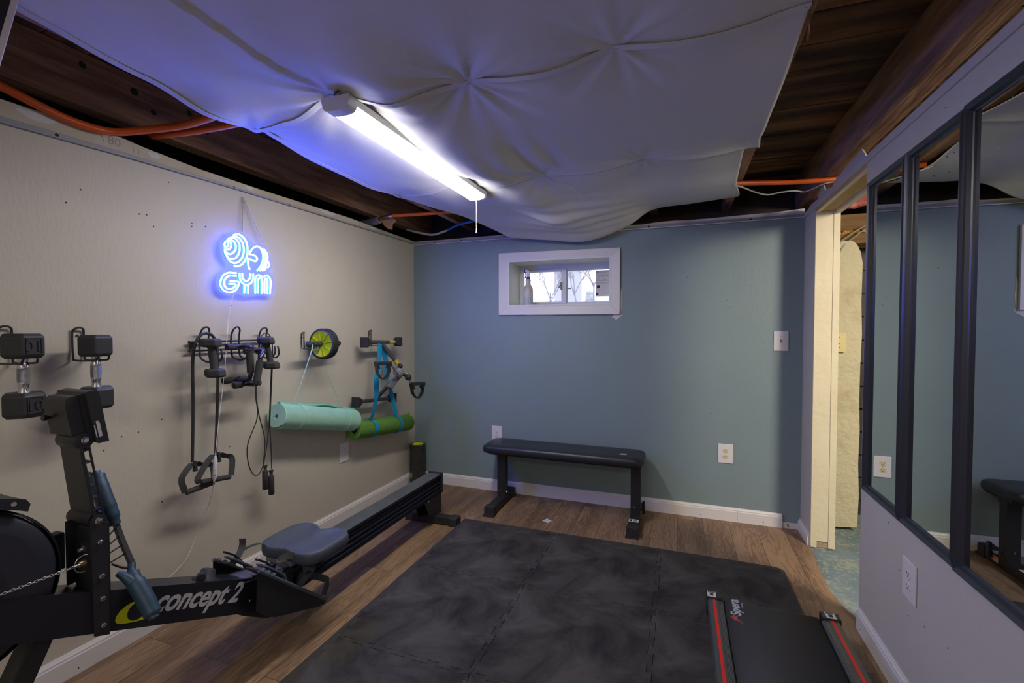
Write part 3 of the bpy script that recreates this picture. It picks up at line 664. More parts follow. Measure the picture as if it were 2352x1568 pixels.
# ================================================================== CEILING FABRIC
STAP = [(x, y) for y in (-0.6, 0.38) for x in JX[1:6]] + [(-1.63, 1.43), (-1.15, 1.325), (-0.67, 1.405), (-0.18, 1.38), (0.30, 1.367),
        (-1.63, 2.455), (-1.15, 2.34), (-0.685, 2.385), (-0.175, 2.32), (0.30, 2.34)]
random.seed(77)
FOLD = [[(random.uniform(.2, .6), n_, random.uniform(0, 6.28)) for n_ in (2, 5, 7, 9, 12, 15)] for _ in STAP]
FAMP = [0.005] * len(STAP); FLEN = [0.14] * len(STAP)
for i_, a_, l_ in ((10, .006, .16), (11, .008, .2), (12, .014, .17), (13, .007, .16), (14, .003, .1), (15, .006, .15), (16, .006, .2), (17, .007, .13), (18, .009, .13), (19, .002, .1)): FAMP[i_] = a_; FLEN[i_] = l_
def interp(pts, x):
    if x <= pts[0][0]: return pts[0][1]
    for (a, p), (c, q) in zip(pts, pts[1:]):
        if x <= c:
            t = (x - a) / (c - a); t = t * t * (3 - 2 * t); return p + (q - p) * t
    return pts[-1][1]
def sheet_h(x, y, amp=1.0, side=0):
    deep = 0.026 + 0.065 * math.exp(-((x + 0.90) / 0.17) ** 2) * (math.exp(-((y - 1.30) / 0.20) ** 2) + 0.85 * math.exp(-((y - 2.2) / 0.35) ** 2) + 0.55 * math.exp(-((y - 1.75) / 0.30) ** 2))
    if x < -1.15: deep += 0.012
    k = 1.0; rip = 0.0
    for i, (sx, sy) in enumerate(STAP):
        dx, dy = x - sx, y - sy
        d = math.hypot(dx, dy)
        if d > 1.0: continue
        k *= 1 - math.exp(-(d / 0.20) ** 2)
        th = math.atan2(dy, dx); f_ = sum(a_ * math.sin(n_ * th + p_) for a_, n_, p_ in FOLD[i]); f_ = max(-1.4, min(1.4, f_))
        rip += FAMP[i] * f_ * math.exp(-d / FLEN[i]) * (d / (d + 0.03))
    # straight tension creases between the lamp hooks and staples
    cr = 0.007 * math.sin((x * 0.9 + y * 0.45) * 26) * math.exp(-((x + 1.3) / 0.35) ** 2) * math.exp(-((y - 0.95) / 0.3) ** 2)
    f = 0.0075 * math.sin(x * 46 + 2 * math.sin(y * 4)) * math.exp(-((y - 2.05) / 0.22) ** 2) * math.exp(-((x + 0.70) / 0.20) ** 2)
    return 2.074 - deep * k + (rip + cr + f) * amp
EA = [(-1.66, 1.43), (-1.4, 1.37), (-1.15, 1.325), (-0.91, 1.33), (-0.67, 1.405), (-0.42, 1.40), (-0.18, 1.38), (0.06, 1.378), (0.31, 1.367)]
EB = [(-1.66, 2.455), (-1.39, 2.395), (-1.15, 2.34), (-0.91, 2.345), (-0.685, 2.385), (-0.43, 2.36), (-0.175, 2.32), (0.05, 2.335), (0.31, 2.34)]
LEFT = [(-0.8, -1.50), (0.3, -1.51), (0.69, -1.545), (0.95, -1.58), (1.2, -1.615), (1.40, -1.652)]
def panelA(u, v):
    p = panelA_(u, v); yE = interp(EA, p[0]); e = math.exp(-(yE - p[1]) / 0.05)
    sag = 0.010 * min(1, min(abs(p[0] - q) for q in JX[1:6]) / 0.12)
    dz = (0.003 + sag) * e; g = 0.045 * math.exp(-((p[0] + 1.62) / 0.14) ** 2) * math.exp(-((p[1] - 1.23) / 0.16) ** 2); z = p[2] - dz - g
    return (p[0] + 0.055 * g / 0.045 * 0.8, p[1] - 0.045 * g / 0.045 * 0.8, z)
def panelA_(u, v):
    y0 = -0.7; x = -1.55 + u * 1.86; yE = interp(EA, x); y = y0 + (yE - y0) * (1 - (1 - v) ** 1.6)
    xl = interp(LEFT, y); x = xl + (0.305 - xl) * u; y = y0 + (interp(EA, x) - y0) * (1 - (1 - v) ** 1.6)
    return (x, y, sheet_h(x, y))
LB = [(1.3, -1.60), (1.45, -1.632), (1.9, -1.618), (2.2, -1.63), (2.46, -1.650)]
RB = [(1.3, 0.305), (1.9, 0.312), (2.2, 0.318), (2.34, 0.332)]
def panelB(u, v):
    x = -1.6 + u * 1.91; y0 = interp(EA, x) - 0.07; yE = interp(EB, x); y = y0 + (yE - y0) * v
    xl = interp(LB, y); xr = interp(RB, y); x = xl + (xr - xl) * u; y = interp(EA, x) - 0.07 + (interp(EB, x) - interp(EA, x) + 0.07) * v
    z = sheet_h(x, y); over = max(0, 1 - v / 0.10); eB = math.exp(-(interp(EB, x) - y) / 0.04); sag = 0.010 * min(1, min(abs(x - q) for q in JX[1:6]) / 0.12)
    return (x, y, min(2.079, z + 0.012 * over) - (0.002 + sag) * eB)
def crv(pts):
    P = [Vector(p) for p in pts]; Q = crom(P, 12)
    def f(t):
        s = t * (len(Q) - 1); i = min(int(s), len(Q) - 2); return Q[i].lerp(Q[i + 1], s - i)
    return f
cL = crv([(-1.64, 2.465, 2.074), (-1.55, 2.68, 2.060), (-1.43, 2.90, 2.040), (-1.30, 3.08, 1.99), (-1.19, 3.20, 1.932)])
cF = crv([(-1.19, 3.20, 1.932), (-0.887, 3.20, 1.892), (-0.60, 3.20, 1.868), (-0.338, 3.20, 1.948), (-0.17, 3.20, 2.046), (0.08, 3.19, 2.062), (0.34, 3.17, 2.076)])
cR = crv([(0.272, 2.34, 2.078), (0.282, 2.6, 2.074), (0.290, 2.8, 2.050), (0.325, 3.0, 2.052), (0.34, 3.17, 2.076)])
def cN(t):
    x = -1.64 + t * (0.272 + 1.64); y = interp(EB, x) + 0.012 - 0.02 * math.sin(t * 9) ** 2; return Vector((x, y, min(2.076, sheet_h(x, y) + 0.004)))
def panelC(u, v):
    a = cN(u) * (1 - v) + cF(u) * v; c = cL(v) * (1 - u) + cR(v) * u
    d = (cN(0) * (1 - u) * (1 - v) + cN(1) * u * (1 - v) + cF(0) * (1 - u) * v + cF(1) * u * v)
    p = a + c - d; w = math.sin(PI * u) * math.sin(PI * v) ** 0.7
    p.z -= 0.020 * w
    p.z += 0.010 * math.sin(v * 15 + 5 * u) * math.exp(-((u - 0.34) / 0.25) ** 2) * math.sin(PI * v) * 1.0 + 0.006 * math.sin((v * 2.2 - u) * 22) * math.exp(-((u - 0.42) / 0.16) ** 2) * math.exp(-((v - 0.62) / 0.22) ** 2)
    for sx, sy in ((-0.685, 2.385), (-0.175, 2.32), (-1.15, 2.34)):
        dd = math.hypot(p.x - sx, p.y - sy); th = math.atan2(p.y - sy, p.x - sx); p.z += 0.007 * math.sin(9 * th) * math.exp(-dd / 0.13) * dd / (dd + .03)
    fold = math.exp(-((p.x + 0.82) / 0.13) ** 2) * math.exp(-((v - 0.50 - 0.5 * (p.x + 0.82)) / 0.035) ** 2); p.z -= 0.022 * fold
    return p
def sheet(name, label, fn, nu, nv, edges):
    t = thing(name, label, 'fabric sheet', tuple(Vector(fn(0.5, 0.5))), 'white fabric sheets stapled up as a ceiling')
    b = MB(); b.grid(fn, nu, nv); b.build('fabric', M_sheet, t, solid=0.0012)
    for pts, side in edges:
        b = MB(); b.ribbon([Vector(fn(*p)) - Vector((0, 0, 0.0022)) for p in pts], 0.026, 0.0016, side); b.build('hem', M_sheet, t)
    return t
tt = [i / 60 for i in range(61)]
SA = sheet('fabric_sheet', 'white ceiling sheet nearest the viewer, filling the top edge of the photo', panelA, 190, 170, [([(0.007, q) for q in tt], (1, 0, 0)), ([(q, 0.996) for q in [i / 120 for i in range(121)]], (0, 1, 0))])
SB = sheet('fabric_sheet', 'large middle white ceiling sheet hanging right above the shop light', panelB, 190, 110, [([(0.007, q) for q in tt], (1, 0, 0))])
SCc = sheet('fabric_sheet', 'farthest white ceiling sheet, drooping over the basement window', panelC, 170, 90, [([(q, 0.012) for q in tt], (0, 1, 0))])
for j, (sx, sy) in enumerate(STAP):
    if sy < 0.5: continue
    b = MB(); z = 2.066
    b.tube([(sx - 0.006, sy, z + 0.02), (sx - 0.006, sy, z), (sx + 0.006, sy, z), (sx + 0.006, sy, z + 0.02)], 0.0011, 6)
    b.build('staple', M_steel, SA if sy < 1.6 else SB)

# ================================================================== SHOP LIGHT
L0, L1, LXc = 1.285, 2.452, -1.110
lamp = thing('shop_light', 'long white LED shop light hanging on hooks under the fabric ceiling, glowing', 'ceiling light', (LXc, (L0 + L1) / 2, 2.045))
b = MB(); hw = 0.058
b.prism([(-hw, 0.045), (-hw, 0.038), (-0.052, 0.024), (0.052, 0.024), (hw, 0.038), (hw, 0.045)], (LXc, L1, 2.0), (1, 0, 0), (0, 0, 1), L1 - L0)
b.build('housing', M_lampw, lamp)
pr = [(-0.050, 0.0238), (-0.049, 0.012), (-0.042, 0.005), (-0.02, 0.0), (0.02, 0.0), (0.042, 0.005), (0.049, 0.012), (0.050, 0.0238)]
b = MB(); b.prism(pr, (LXc, L1 - 0.012, 2.0), (1, 0, 0), (0, 0, 1), L1 - L0 - 0.055, smooth=False); df_ = b.build('diffuser', [M_diff, M_diffs], lamp)
for f_ in df_.data.polygons:
    if abs(f_.normal.z) < 0.6: f_.material_index = 1
b = MB(); b.prism([(-hw - .001, 0.047), (-hw - .001, 0.038), (-0.053, 0.012), (-0.043, 0.002), (-0.02, -0.002), (0.02, -0.002), (0.043, 0.002), (0.053, 0.012), (hw + .001, 0.038), (hw + .001, 0.047)], (LXc, L0 + 0.043, 2.0), (1, 0, 0), (0, 0, 1), 0.045)
b.build('end_cap', M_lampw, lamp, bevel=0.002)
b = MB(); b.prism([(-hw - .001, 0.047), (-hw - .001, 0.038), (-0.053, 0.012), (-0.043, 0.002), (-0.02, -0.002), (0.02, -0.002), (0.043, 0.002), (0.053, 0.012), (hw + .001, 0.038), (hw + .001, 0.047)], (LXc, L1 + 0.012, 2.0), (1, 0, 0), (0, 0, 1), 0.024)
b.build('end_cap', M_lampw, lamp, bevel=0.002)
b = MB(); b.tube([(LXc - 0.012, L0 + 0.01, 2.046), (LXc - 0.012, L0 + 0.01, 2.062), (LXc + 0.002, L0 + 0.01, 2.068), (LXc + 0.012, L0 + 0.01, 2.062), (LXc + 0.012, L0 + 0.01, 2.046)], 0.0012, 6, sub=4); b.build('hanging_wire', M_wire, lamp)
b = MB(); b.tube([(LXc, L1 - 0.01, 1.999), (LXc, L1 - 0.01, 1.835)], 0.0013, 6)
for i in range(44): b.sphere((LXc, L1 - 0.01, 1.997 - i * 0.0037), 0.0021, seg=6)
pc = b.build('pull_chain', M_steel, lamp)
b = MB(); b.lathe([(0.0015, 0.026), (0.0030, 0.020), (0.0045, 0.008), (0.0062, 0.003), (0.0060, 0.0), (0.0, -0.003)], (LXc, L1 - 0.01, 1.810), (0, 0, 1), 14, cap=False); b.build('bell_pull', M_chrome, pc)
b = MB(); h0 = (LXc - 0.003, L0 + 0.012)
b.tube([(h0[0], h0[1], 2.105), (h0[0], h0[1], 2.094), (h0[0] + 0.010, h0[1], 2.086), (h0[0] + 0.012, h0[1], 2.077), (h0[0] + 0.004, h0[1], 2.067), (h0[0] - 0.008, h0[1], 2.068), (h0[0] - 0.013, h0[1], 2.077), (h0[0] - 0.012, h0[1], 2.083)], 0.0019, 8, sub=4)
tag(b.build('ceiling_hook', M_wire), 'dark screw hook holding the near end of the shop light', 'hook')

# ================================================================== PIPES AND CABLES OVERHEAD
b = MB(); b.tube([(-2.03, 0.70, 2.045), (-2.035, 0.845, 2.022), (-2.037, 0.93, 2.005), (-2.037, 1.0, 1.993), (-2.03, 1.075, 1.99), (-2.018, 1.14, 2.000), (-1.965, 1.21, 2.028), (-1.858, 1.270, 2.052), (-1.72, 1.274, 2.059), (-1.62, 1.262, 2.061), (-1.55, 1.25, 2.061)], 0.0145, 14, sub=6)
tag(b.build('heating_pipe', M_orange), 'thick orange plastic pipe curving along the top of the greige wall at left', 'pipe')
p = thing('heating_pipe', 'shorter orange plastic pipe with a clamp, left under the joist', 'pipe', (-2.06, 1.30, 2.05))
b = MB(); b.tube([(-2.055, 1.296, 2.050), (-1.90, 1.325, 2.054), (-1.75, 1.342, 2.058), (-1.62, 1.346, 2.060), (-1.57, 1.345, 2.060)], 0.0125, 14, sub=5); b.build('tube', M_orange, p)
b = MB(); b.lathe([(0.014, 0), (0.0145, 0.004), (0.014, 0.012)], (-2.07, 1.294, 2.052), (1, 0, 0), 16); b.build('clamp', M_steel, p)
b = MB(); b.tube([(-2.15, 1.30, 2.10), (-2.10, 1.296, 2.062), (-2.066, 1.294, 2.052)], 0.012, 12, sub=4); b.build('elbow', M_bronze, p)
p = thing('heating_pipe', 'orange plastic pipe joined to copper near the far end of the greige wall', 'pipe', (-1.9, 2.72, 2.03))
b = MB(); b.tube([(-1.868, 2.712, 2.036), (-1.72, 2.780, 2.048), (-1.576, 2.845, 2.062), (-1.45, 2.87, 2.066)], 0.011, 12, sub=5); b.build('tube', M_orange, p)
b = MB(); b.lathe([(0.013, 0), (0.013, 0.03)], (-1.892, 2.709, 2.036), (1, 0.12, 0), 14); b.build('crimp_ring', M_steel, p)
b = MB(); b.tube([(-2.00, 2.735, 2.022), (-1.95, 2.715, 2.032), (-1.89, 2.709, 2.036)], 0.010, 12, sub=3); b.build('copper_stub', M_copper, p)
b = MB(); b.tube([(-2.35, 2.80, 2.005), (-2.15, 2.77, 2.012), (-1.99, 2.735, 2.022)], [0.030, 0.026], 14, sub=4); b.build('pipe_wrap', M_tape, p)
b = MB(); b.prism([(-2.0, 2.035), (-1.93, 2.038), (-1.875, 2.022), (-1.868, 2.004), (-1.895, 1.992), (-1.900, 1.952), (-1.93, 1.958), (-1.965, 1.985)], (0, 2.76, 0), (1, 0, 0), (0, 0, 1), 0.004); b.build('torn_facing', M_cork, p)
p = thing('water_pipe', 'blue plastic pipe with pale end above the corner of the room', 'pipe', (-1.74, 3.22, 2.02))
b = MB(); b.tube([(-1.735, 3.262, 2.036), (-1.60, 3.19, 2.055), (-1.446, 3.112, 2.052), (-1.3, 3.05, 2.06)], 0.0085, 10, sub=4); b.build('tube', M_bluepex, p)
b = MB(); b.tube([(-2.08, 3.22, 2.06), (-1.97, 3.24, 2.030), (-1.86, 3.262, 2.012), (-1.735, 3.262, 2.036)], 0.0085, 10, sub=4); b.build('pale_end', M_cable, p)
b = MB(); b.tube([(0.290, 2.846, 2.064), (0.40, 2.872, 2.062), (0.55, 2.890, 2.054), (0.66, 2.880, 2.046), (0.80, 2.885, 2.044)], 0.0125, 14, sub=4)
tag(b.build('heating_pipe', M_orange), 'straight orange plastic pipe crossing to the opening at right', 'pipe')
b = MB(); b.tube([(0.25, 2.85, 2.062), (0.305, 2.80, 2.032), (0.40, 2.94, 2.030), (0.475, 3.02, 2.030), (0.53, 3.00, 2.032), (0.60, 2.99, 2.032), (0.665, 3.02, 2.030), (0.72, 2.90, 2.030), (0.79, 2.88, 2.035)], 0.0042, 8, sub=5)
tag(b.build('electrical_cable', M_cable), 'white cable drooping below the straight orange pipe at right', 'cable')
b = MB(); b.tube([(0.318, 1.42, 2.10), (0.316, 1.43, 2.055), (0.320, 1.455, 2.03), (0.326, 1.47, 2.055), (0.327, 1.47, 2.085)], 0.0022, 8, sub=4)
tag(b.build('wire_loop', M_copper), 'thin wire loop hanging from the bare joist right of the sheets', 'wire')

# black panel at the upper left corner
t = thing('hanging_panel', 'black panel with a pale edge, cut off in the upper left corner', 'panel', (-1.56, 0.54, 2.0))
pa = Vector((-1.5, 0.642, 2.030)); pb = Vector((-1.5, 0.616, 1.905)); dn = (pb - pa).normalized(); side = Vector((-0.55, -0.83, 0))
qs = [pa - dn * 0.05, pb + dn * 0.10]
b = MB(); vs = []
for q in qs:
    for s_, d_ in ((0.006, 0), (0.30, 0), (0.30, 0.02), (0.006, 0.02)): vs.append(q + side * s_ + Vector((-0.83, 0.55, 0)) * d_)
b.add(vs, [(0, 1, 2, 3), (7, 6, 5, 4), (0, 4, 5, 1), (1, 5, 6, 2), (2, 6, 7, 3), (3, 7, 4, 0)]); b.build('panel', M_black, t)
b = MB(); b.bar(qs[0], qs[1], 0.006, 0.012, up=side); b.build('pale_edge', M_white, t, bevel=0.002)

# ================================================================== NEON SIGN
SIGN = [[(1.597, 1.656), (1.596, 1.65), (1.593, 1.645), (1.589, 1.642), (1.585, 1.641), (1.581, 1.643), (1.578, 1.647), (1.578, 1.653), (1.579, 1.658), (1.581, 1.663), (1.585, 1.667), (1.589, 1.667), (1.593, 1.666), (1.596, 1.662), (1.597, 1.656)], [(1.588, 1.669), (1.594, 1.671), (1.6, 1.671), (1.606, 1.669), (1.61, 1.666), (1.612, 1.66), (1.613, 1.654), (1.612, 1.647), (1.609, 1.641), (1.604, 1.635), (1.599, 1.632), (1.593, 1.63), (1.587, 1.631), (1.582, 1.633), (1.578, 1.638)], [(1.591, 1.672), (1.601, 1.678), (1.611, 1.68), (1.621, 1.677), (1.63, 1.671), (1.635, 1.662), (1.637, 1.65), (1.635, 1.638), (1.629, 1.627), (1.62, 1.618), (1.61, 1.612), (1.6, 1.61), (1.59, 1.613), (1.582, 1.619), (1.577, 1.628)], [(1.594, 1.678), (1.607, 1.688), (1.622, 1.692), (1.636, 1.689), (1.648, 1.68), (1.656, 1.666), (1.658, 1.647), (1.655, 1.628), (1.647, 1.611), (1.636, 1.597), (1.621, 1.589), (1.607, 1.588), (1.594, 1.593), (1.583, 1.605), (1.578, 1.62)], [(1.608, 1.687), (1.624, 1.697), (1.64, 1.7), (1.656, 1.696), (1.669, 1.683), (1.677, 1.665), (1.68, 1.643), (1.677, 1.62), (1.668, 1.599), (1.654, 1.583), (1.638, 1.573), (1.622, 1.571), (1.606, 1.576), (1.594, 1.589), (1.586, 1.607)], [(1.625, 1.705), (1.64, 1.711), (1.656, 1.713), (1.67, 1.708), (1.683, 1.699), (1.693, 1.685), (1.699, 1.667), (1.701, 1.646), (1.699, 1.625), (1.693, 1.605), (1.683, 1.587), (1.671, 1.572), (1.656, 1.562), (1.641, 1.557), (1.626, 1.558)], [(1.706, 1.627), (1.726, 1.627), (1.747, 1.622), (1.755, 1.609), (1.745, 1.595), (1.726, 1.599), (1.699, 1.605)], [(1.701, 1.602), (1.703, 1.574), (1.711, 1.55)], [(1.714, 1.635), (1.731, 1.659), (1.756, 1.673), (1.778, 1.665), (1.79, 1.641), (1.79, 1.608), (1.776, 1.576), (1.754, 1.549)], [(1.784, 1.669), (1.801, 1.646), (1.804, 1.61), (1.791, 1.578), (1.771, 1.551)], [(1.799, 1.665), (1.816, 1.641), (1.815, 1.607), (1.805, 1.58), (1.785, 1.552)], [(1.817, 1.611), (1.828, 1.59), (1.822, 1.577), (1.808, 1.572), (1.798, 1.557)], [(1.637, 1.524), (1.595, 1.521), (1.567, 1.503), (1.555, 1.477), (1.557, 1.45), (1.575, 1.433), (1.599, 1.428), (1.628, 1.438), (1.645, 1.46), (1.648, 1.483), (1.604, 1.482)], [(1.637, 1.51), (1.601, 1.507), (1.58, 1.491), (1.573, 1.472), (1.579, 1.452), (1.599, 1.444), (1.622, 1.452), (1.633, 1.471), (1.597, 1.468)], [(1.654, 1.526), (1.657, 1.497), (1.671, 1.478), (1.693, 1.473), (1.718, 1.484), (1.73, 1.505), (1.731, 1.531)], [(1.668, 1.528), (1.672, 1.503), (1.691, 1.489), (1.711, 1.507), (1.716, 1.531)], [(1.681, 1.47), (1.678, 1.429)], [(1.702, 1.472), (1.7, 1.429)], [(1.741, 1.433), (1.742, 1.503), (1.75, 1.522), (1.767, 1.529), (1.784, 1.522)], [(1.758, 1.435), (1.759, 1.499), (1.771, 1.517), (1.781, 1.503), (1.779, 1.436)], [(1.793, 1.523), (1.808, 1.532), (1.827, 1.523), (1.835, 1.501), (1.83, 1.438)], [(1.796, 1.437), (1.798, 1.503), (1.807, 1.517), (1.815, 1.503), (1.813, 1.437)]]
BOARD = [(1.631, 1.725), (1.654, 1.729), (1.686, 1.723), (1.71, 1.704), (1.742, 1.687), (1.781, 1.692), (1.816, 1.679), (1.831, 1.648), (1.844, 1.612), (1.845, 1.578), (1.84, 1.555), (1.854, 1.53), (1.853, 1.434), (1.838, 1.426), (1.768, 1.425), (1.709, 1.415), (1.677, 1.416), (1.649, 1.426), (1.615, 1.414), (1.581, 1.415), (1.556, 1.433), (1.542, 1.459), (1.543, 1.493), (1.561, 1.525), (1.582, 1.544), (1.586, 1.569), (1.57, 1.597), (1.561, 1.64), (1.564, 1.667), (1.586, 1.688), (1.597, 1.707)]
sign = thing('neon_sign', 'glowing blue neon gym sign with a barbell, hung by a chain', 'neon sign', (-2.03, 1.70, 1.57))
Q = [tuple(q) for q in crom([Vector((a, c, 0)) for a, c in BOARD], 3, True)]
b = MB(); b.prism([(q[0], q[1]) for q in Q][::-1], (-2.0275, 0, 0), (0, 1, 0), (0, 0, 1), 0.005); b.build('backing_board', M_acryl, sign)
for i, st in enumerate(SIGN):
    b = MB(); closed = (abs(st[0][0] - st[-1][0]) + abs(st[0][1] - st[-1][1])) < 1e-6
    pts = st[:-1] if closed else st
    nm = 'letter_tube' if i >= 12 else 'barbell_tube'
    b.tube([(-2.0165, y, z) for y, z in pts], 0.0031, 8, closed=closed, sub=4); o = b.build(nm, M_neon, sign)
    b = MB(); b.tube([(-2.0215, y, z) for y, z in pts], 0.0046, 8, closed=closed, sub=4); b.build('silicone_base', M_neonside, o)
def links(m, a, c, L=0.0125, r=0.0011):
    a = Vector(a); c = Vector(c); n = int((c - a).length / (L * 0.72)); d = (c - a) / n; dn = d.normalized()
    u0 = dn.cross(Vector((1, 0, 0))).normalized(); w0 = dn.cross(u0)
    for i in range(n):
        ce = a + d * (i + 0.5); s_ = u0 if i % 2 else w0
        m.tube([ce + dn * (L / 2 * math.cos(q)) + s_ * (L * 0.27 * math.sin(q)) for q in [k * PI / 5 for k in range(10)]], r, 5, closed=True)
b = MB(); links(b, (-2.046, 1.704, 1.905), (-2.033, 1.685, 1.735)); b.build('chain', M_steel, sign)
b = MB(); links(b, (-2.046, 1.704, 1.905), (-2.033, 1.806, 1.700)); links(b, (-2.033, 1.806, 1.700), (-2.030, 1.826, 1.668)); b.build('chain', M_steel, sign)
b = MB(); b.tube([(-2.057, 1.704, 1.909), (-2.042, 1.704, 1.910)], 0.0016, 8); b.build('nail', M_steel, sign)
b = MB(); b.tube([(-2.030, 1.640, 1.425), (-2.035, 1.628, 1.40), (-2.03, 1.601, 1.285), (-1.985, 1.552, 1.142), (-1.975, 1.528, 1.002), (-1.94, 1.478, 0.853), (-1.920, 1.442, 0.690), (-1.920, 1.434, 0.581), (-1.97, 1.450, 0.480), (-2.03, 1.431, 0.326), (-2.03, 1.381, 0.241), (-2.03, 1.315, 0.200), (-2.045, 1.25, 0.16), (-2.052, 1.20, 0.125)], 0.0016, 6, sub=6)
cd = b.build('power_cord', M_whitep, sign)
b = MB(); b.tube([(-1.920, 1.442, 0.692), (-1.918, 1.441, 0.675), (-1.918, 1.436, 0.600), (-1.920, 1.434, 0.580)], [0.003, 0.0085, 0.0085, 0.003], 12); b.build('inline_switch', M_whitep, cd)
b = MB()
for k in range(3): b.lathe([(0.0035, 0), (0.003, 0.0015)], (-1.912, 1.433 + 0.002 * k, 0.612 + 0.020 * k), (0.8, -0.6, 0), 10)
b.build('switch_button', M_greyp, cd)

# ================================================================== FLOOR MATS
MX = [-1.311, -0.699, -0.092, 0.519]; MY = [2.698, 2.084, 1.472, 0.860]
def jig(a, c, tabs=6, amp=0.010):
    """interlocking dovetail line from a to c"""
    a = Vector((*a, 0)); c = Vector((*c, 0)); d = c - a; n = Vector((-d.y, d.x, 0)).normalized(); pts = [a]
    p = 1.0 / tabs
    for i in range(tabs):
        t = i * p
        for f, s in ((0.18, -1), (0.24, 1), (0.14, 1), (0.14, 1), (0.76, 1), (0.70, -1), (0.95, -1)):
            pass
        for f, s in ((0.26, -1), (0.20, 1), (0.70, 1), (0.64, -1)):
            pts.append(a + d * (t + f * p) + n * amp * s)
    pts.append(c); return [(q.x, q.y) for q in pts]
TH = 0.012
rows = ['back', 'middle', 'front']; cols = ['left', 'centre', 'right']
IN = 0.026
for r in range(3):
    for c in range(3):
        x0, x1, y1, y0 = MX[c], MX[c + 1], MY[r], MY[r + 1]
        ix0 = x0 + (IN if c == 0 else 0); ix1 = x1 - (IN if c == 2 else 0); iy1 = y1 - (IN if r == 0 else 0); iy0 = y0
        bt = jig((ix0, iy0), (ix1, iy0)); rt = jig((ix1, iy0), (ix1, iy1)); tp = jig((ix0, iy1), (ix1, iy1))[::-1]; lf = jig((ix0, iy0), (ix0, iy1))[::-1]
        poly = bt[:-1] + rt[:-1] + tp[:-1] + lf[:-1]
        cx_, cy_ = (x0 + x1) / 2, (y0 + y1) / 2
        sh = 0.9962; poly = [(cx_ + (px - cx_) * sh, cy_ + (py - cy_) * sh) for px, py in poly]
        lab = {(0, 0): 'black foam floor tile at the back left corner of the mat, nearest the rower foot', (0, 1): 'black foam floor tile in the back row, middle, in front of the weight bench',
               (0, 2): 'black foam floor tile at the back right corner of the mat, beside the opening', (1, 0): 'black foam floor tile in the second row, left edge, beside the rower footrest',
               (1, 1): 'black foam floor tile in the centre of the mat, second row', (1, 2): 'black foam floor tile in the second row, mostly covered by the walking pad',
               (2, 0): 'black foam floor tile at the bottom left of the photo, nearest row', (2, 1): 'black foam floor tile at the bottom middle of the photo, nearest row',
               (2, 2): 'black foam floor tile nearest the viewer under the walking pad'}[(r, c)]
        t = thing('foam_floor_tile', lab, 'floor mat', (cx_, cy_, 0), 'interlocking black foam floor tiles')
        b = MB(); b.prism(poly, (0, 0, 0.0002), (1, 0, 0), (0, 1, 0), TH - 0.0002); b.build('foam_square', M_eva, t, bevel=0.0014, seg=1)
        def strip(line, outer):
            pl = [((px), (py)) for px, py in line] + outer; m = MB(); m.prism(pl, (0, 0, 0.0002), (1, 0, 0), (0, 1, 0), TH - 0.0006); m.build('edge_strip', M_evab, t, bevel=0.0014, seg=1)
        if c == 0: strip(jig((ix0, iy0), (ix0, iy1)), [(ix0 - 0.006, y1), (x0, y1 - 0.006), (x0, y0)] if r == 0 else [(x0, y1), (x0, y0)])
        if c == 2: strip(jig((ix1, iy0), (ix1, iy1))[::-1], [(x1, y0), (x1, y1 - 0.03)] + ([(x1 - 0.018, y1 - 0.014)] if r == 0 else [(x1, y1)]))
        if r == 0:
            o = [(ix1, y1), (ix0, y1)] if c != 2 else [(x1 - 0.018, y1 - 0.012), (x1 - 0.034, y1 - 0.002), (ix0, y1)]
            strip(jig((ix0, iy1), (ix1, iy1)), o if c != 0 else [(ix1, y1), (ix0 - 0.004, y1)])

# ================================================================== WALKING PAD
wp = thing('walking_pad', 'flat black under-desk treadmill with red-striped silver side rails', 'treadmill', (0.365, 1.5, 0.012))
zb = 0.088
b = MB(); b.box(0.150, 0.585, 0.75, 2.10, 0.030, 0.080); b.build('deck', M_black, wp)
def belt(u, v):
    x = 0.186 + u * 0.352; s = v * 1.60; R = 0.028
    if s < 1.40: return (x, 0.75 + s - 0.0, zb)
    a = (s - 1.40) / R
    return (x, 2.15 + R * math.sin(min(a, PI)) - 0.0, zb - R + R * math.cos(min(a, PI))) if a <= PI else (x, 2.15 - (s - 1.40 - PI * R), zb - 2 * R)
b = MB(); vs = []; N = 40
path = [(0.75, zb), (2.13, zb)] + [(2.13 + 0.028 * math.sin(k * PI / 10), zb - 0.028 + 0.028 * math.cos(k * PI / 10)) for k in range(1, 11)] + [(0.75, zb - 0.056)]
for x in (0.190, 0.536): vs += [(x, y, z) for y, z in path]
k = len(path); b.add(vs, [(i, i + 1, k + i + 1, k + i) for i in range(k - 1)], True); bo = b.build('running_belt', M_belt, wp, solid=0.002)
u_, v_ = Vector((0, 1, 0)), Vector((-1, 0, 0))
b = MB(); b.text('Spera', 0.0545, (0.2465, 2.040, zb + 0.0008), u_, v_, 0.0003, bold=0.0012, sx=0.96); b.build('lettering', M_beltw, bo)
b = MB(); b.text('Sperax', 0.013, (0.262, 2.105, zb + 0.0008), u_, v_, 0.0002, sx=0.9); b.build('lettering', M_beltw, bo)
b = MB(); b.prism([(0.000, 0.018), (0.028, 0.034), (0.022, 0.020), (0.040, 0.024), (0.030, 0.004), (0.020, 0.010), (-0.018, -0.016), (0.004, 0.008)], (0.238, 2.000, zb + 0.0008), u_, v_, 0.0004); b.build('lightning_bolt_print', M_boltred, bo)
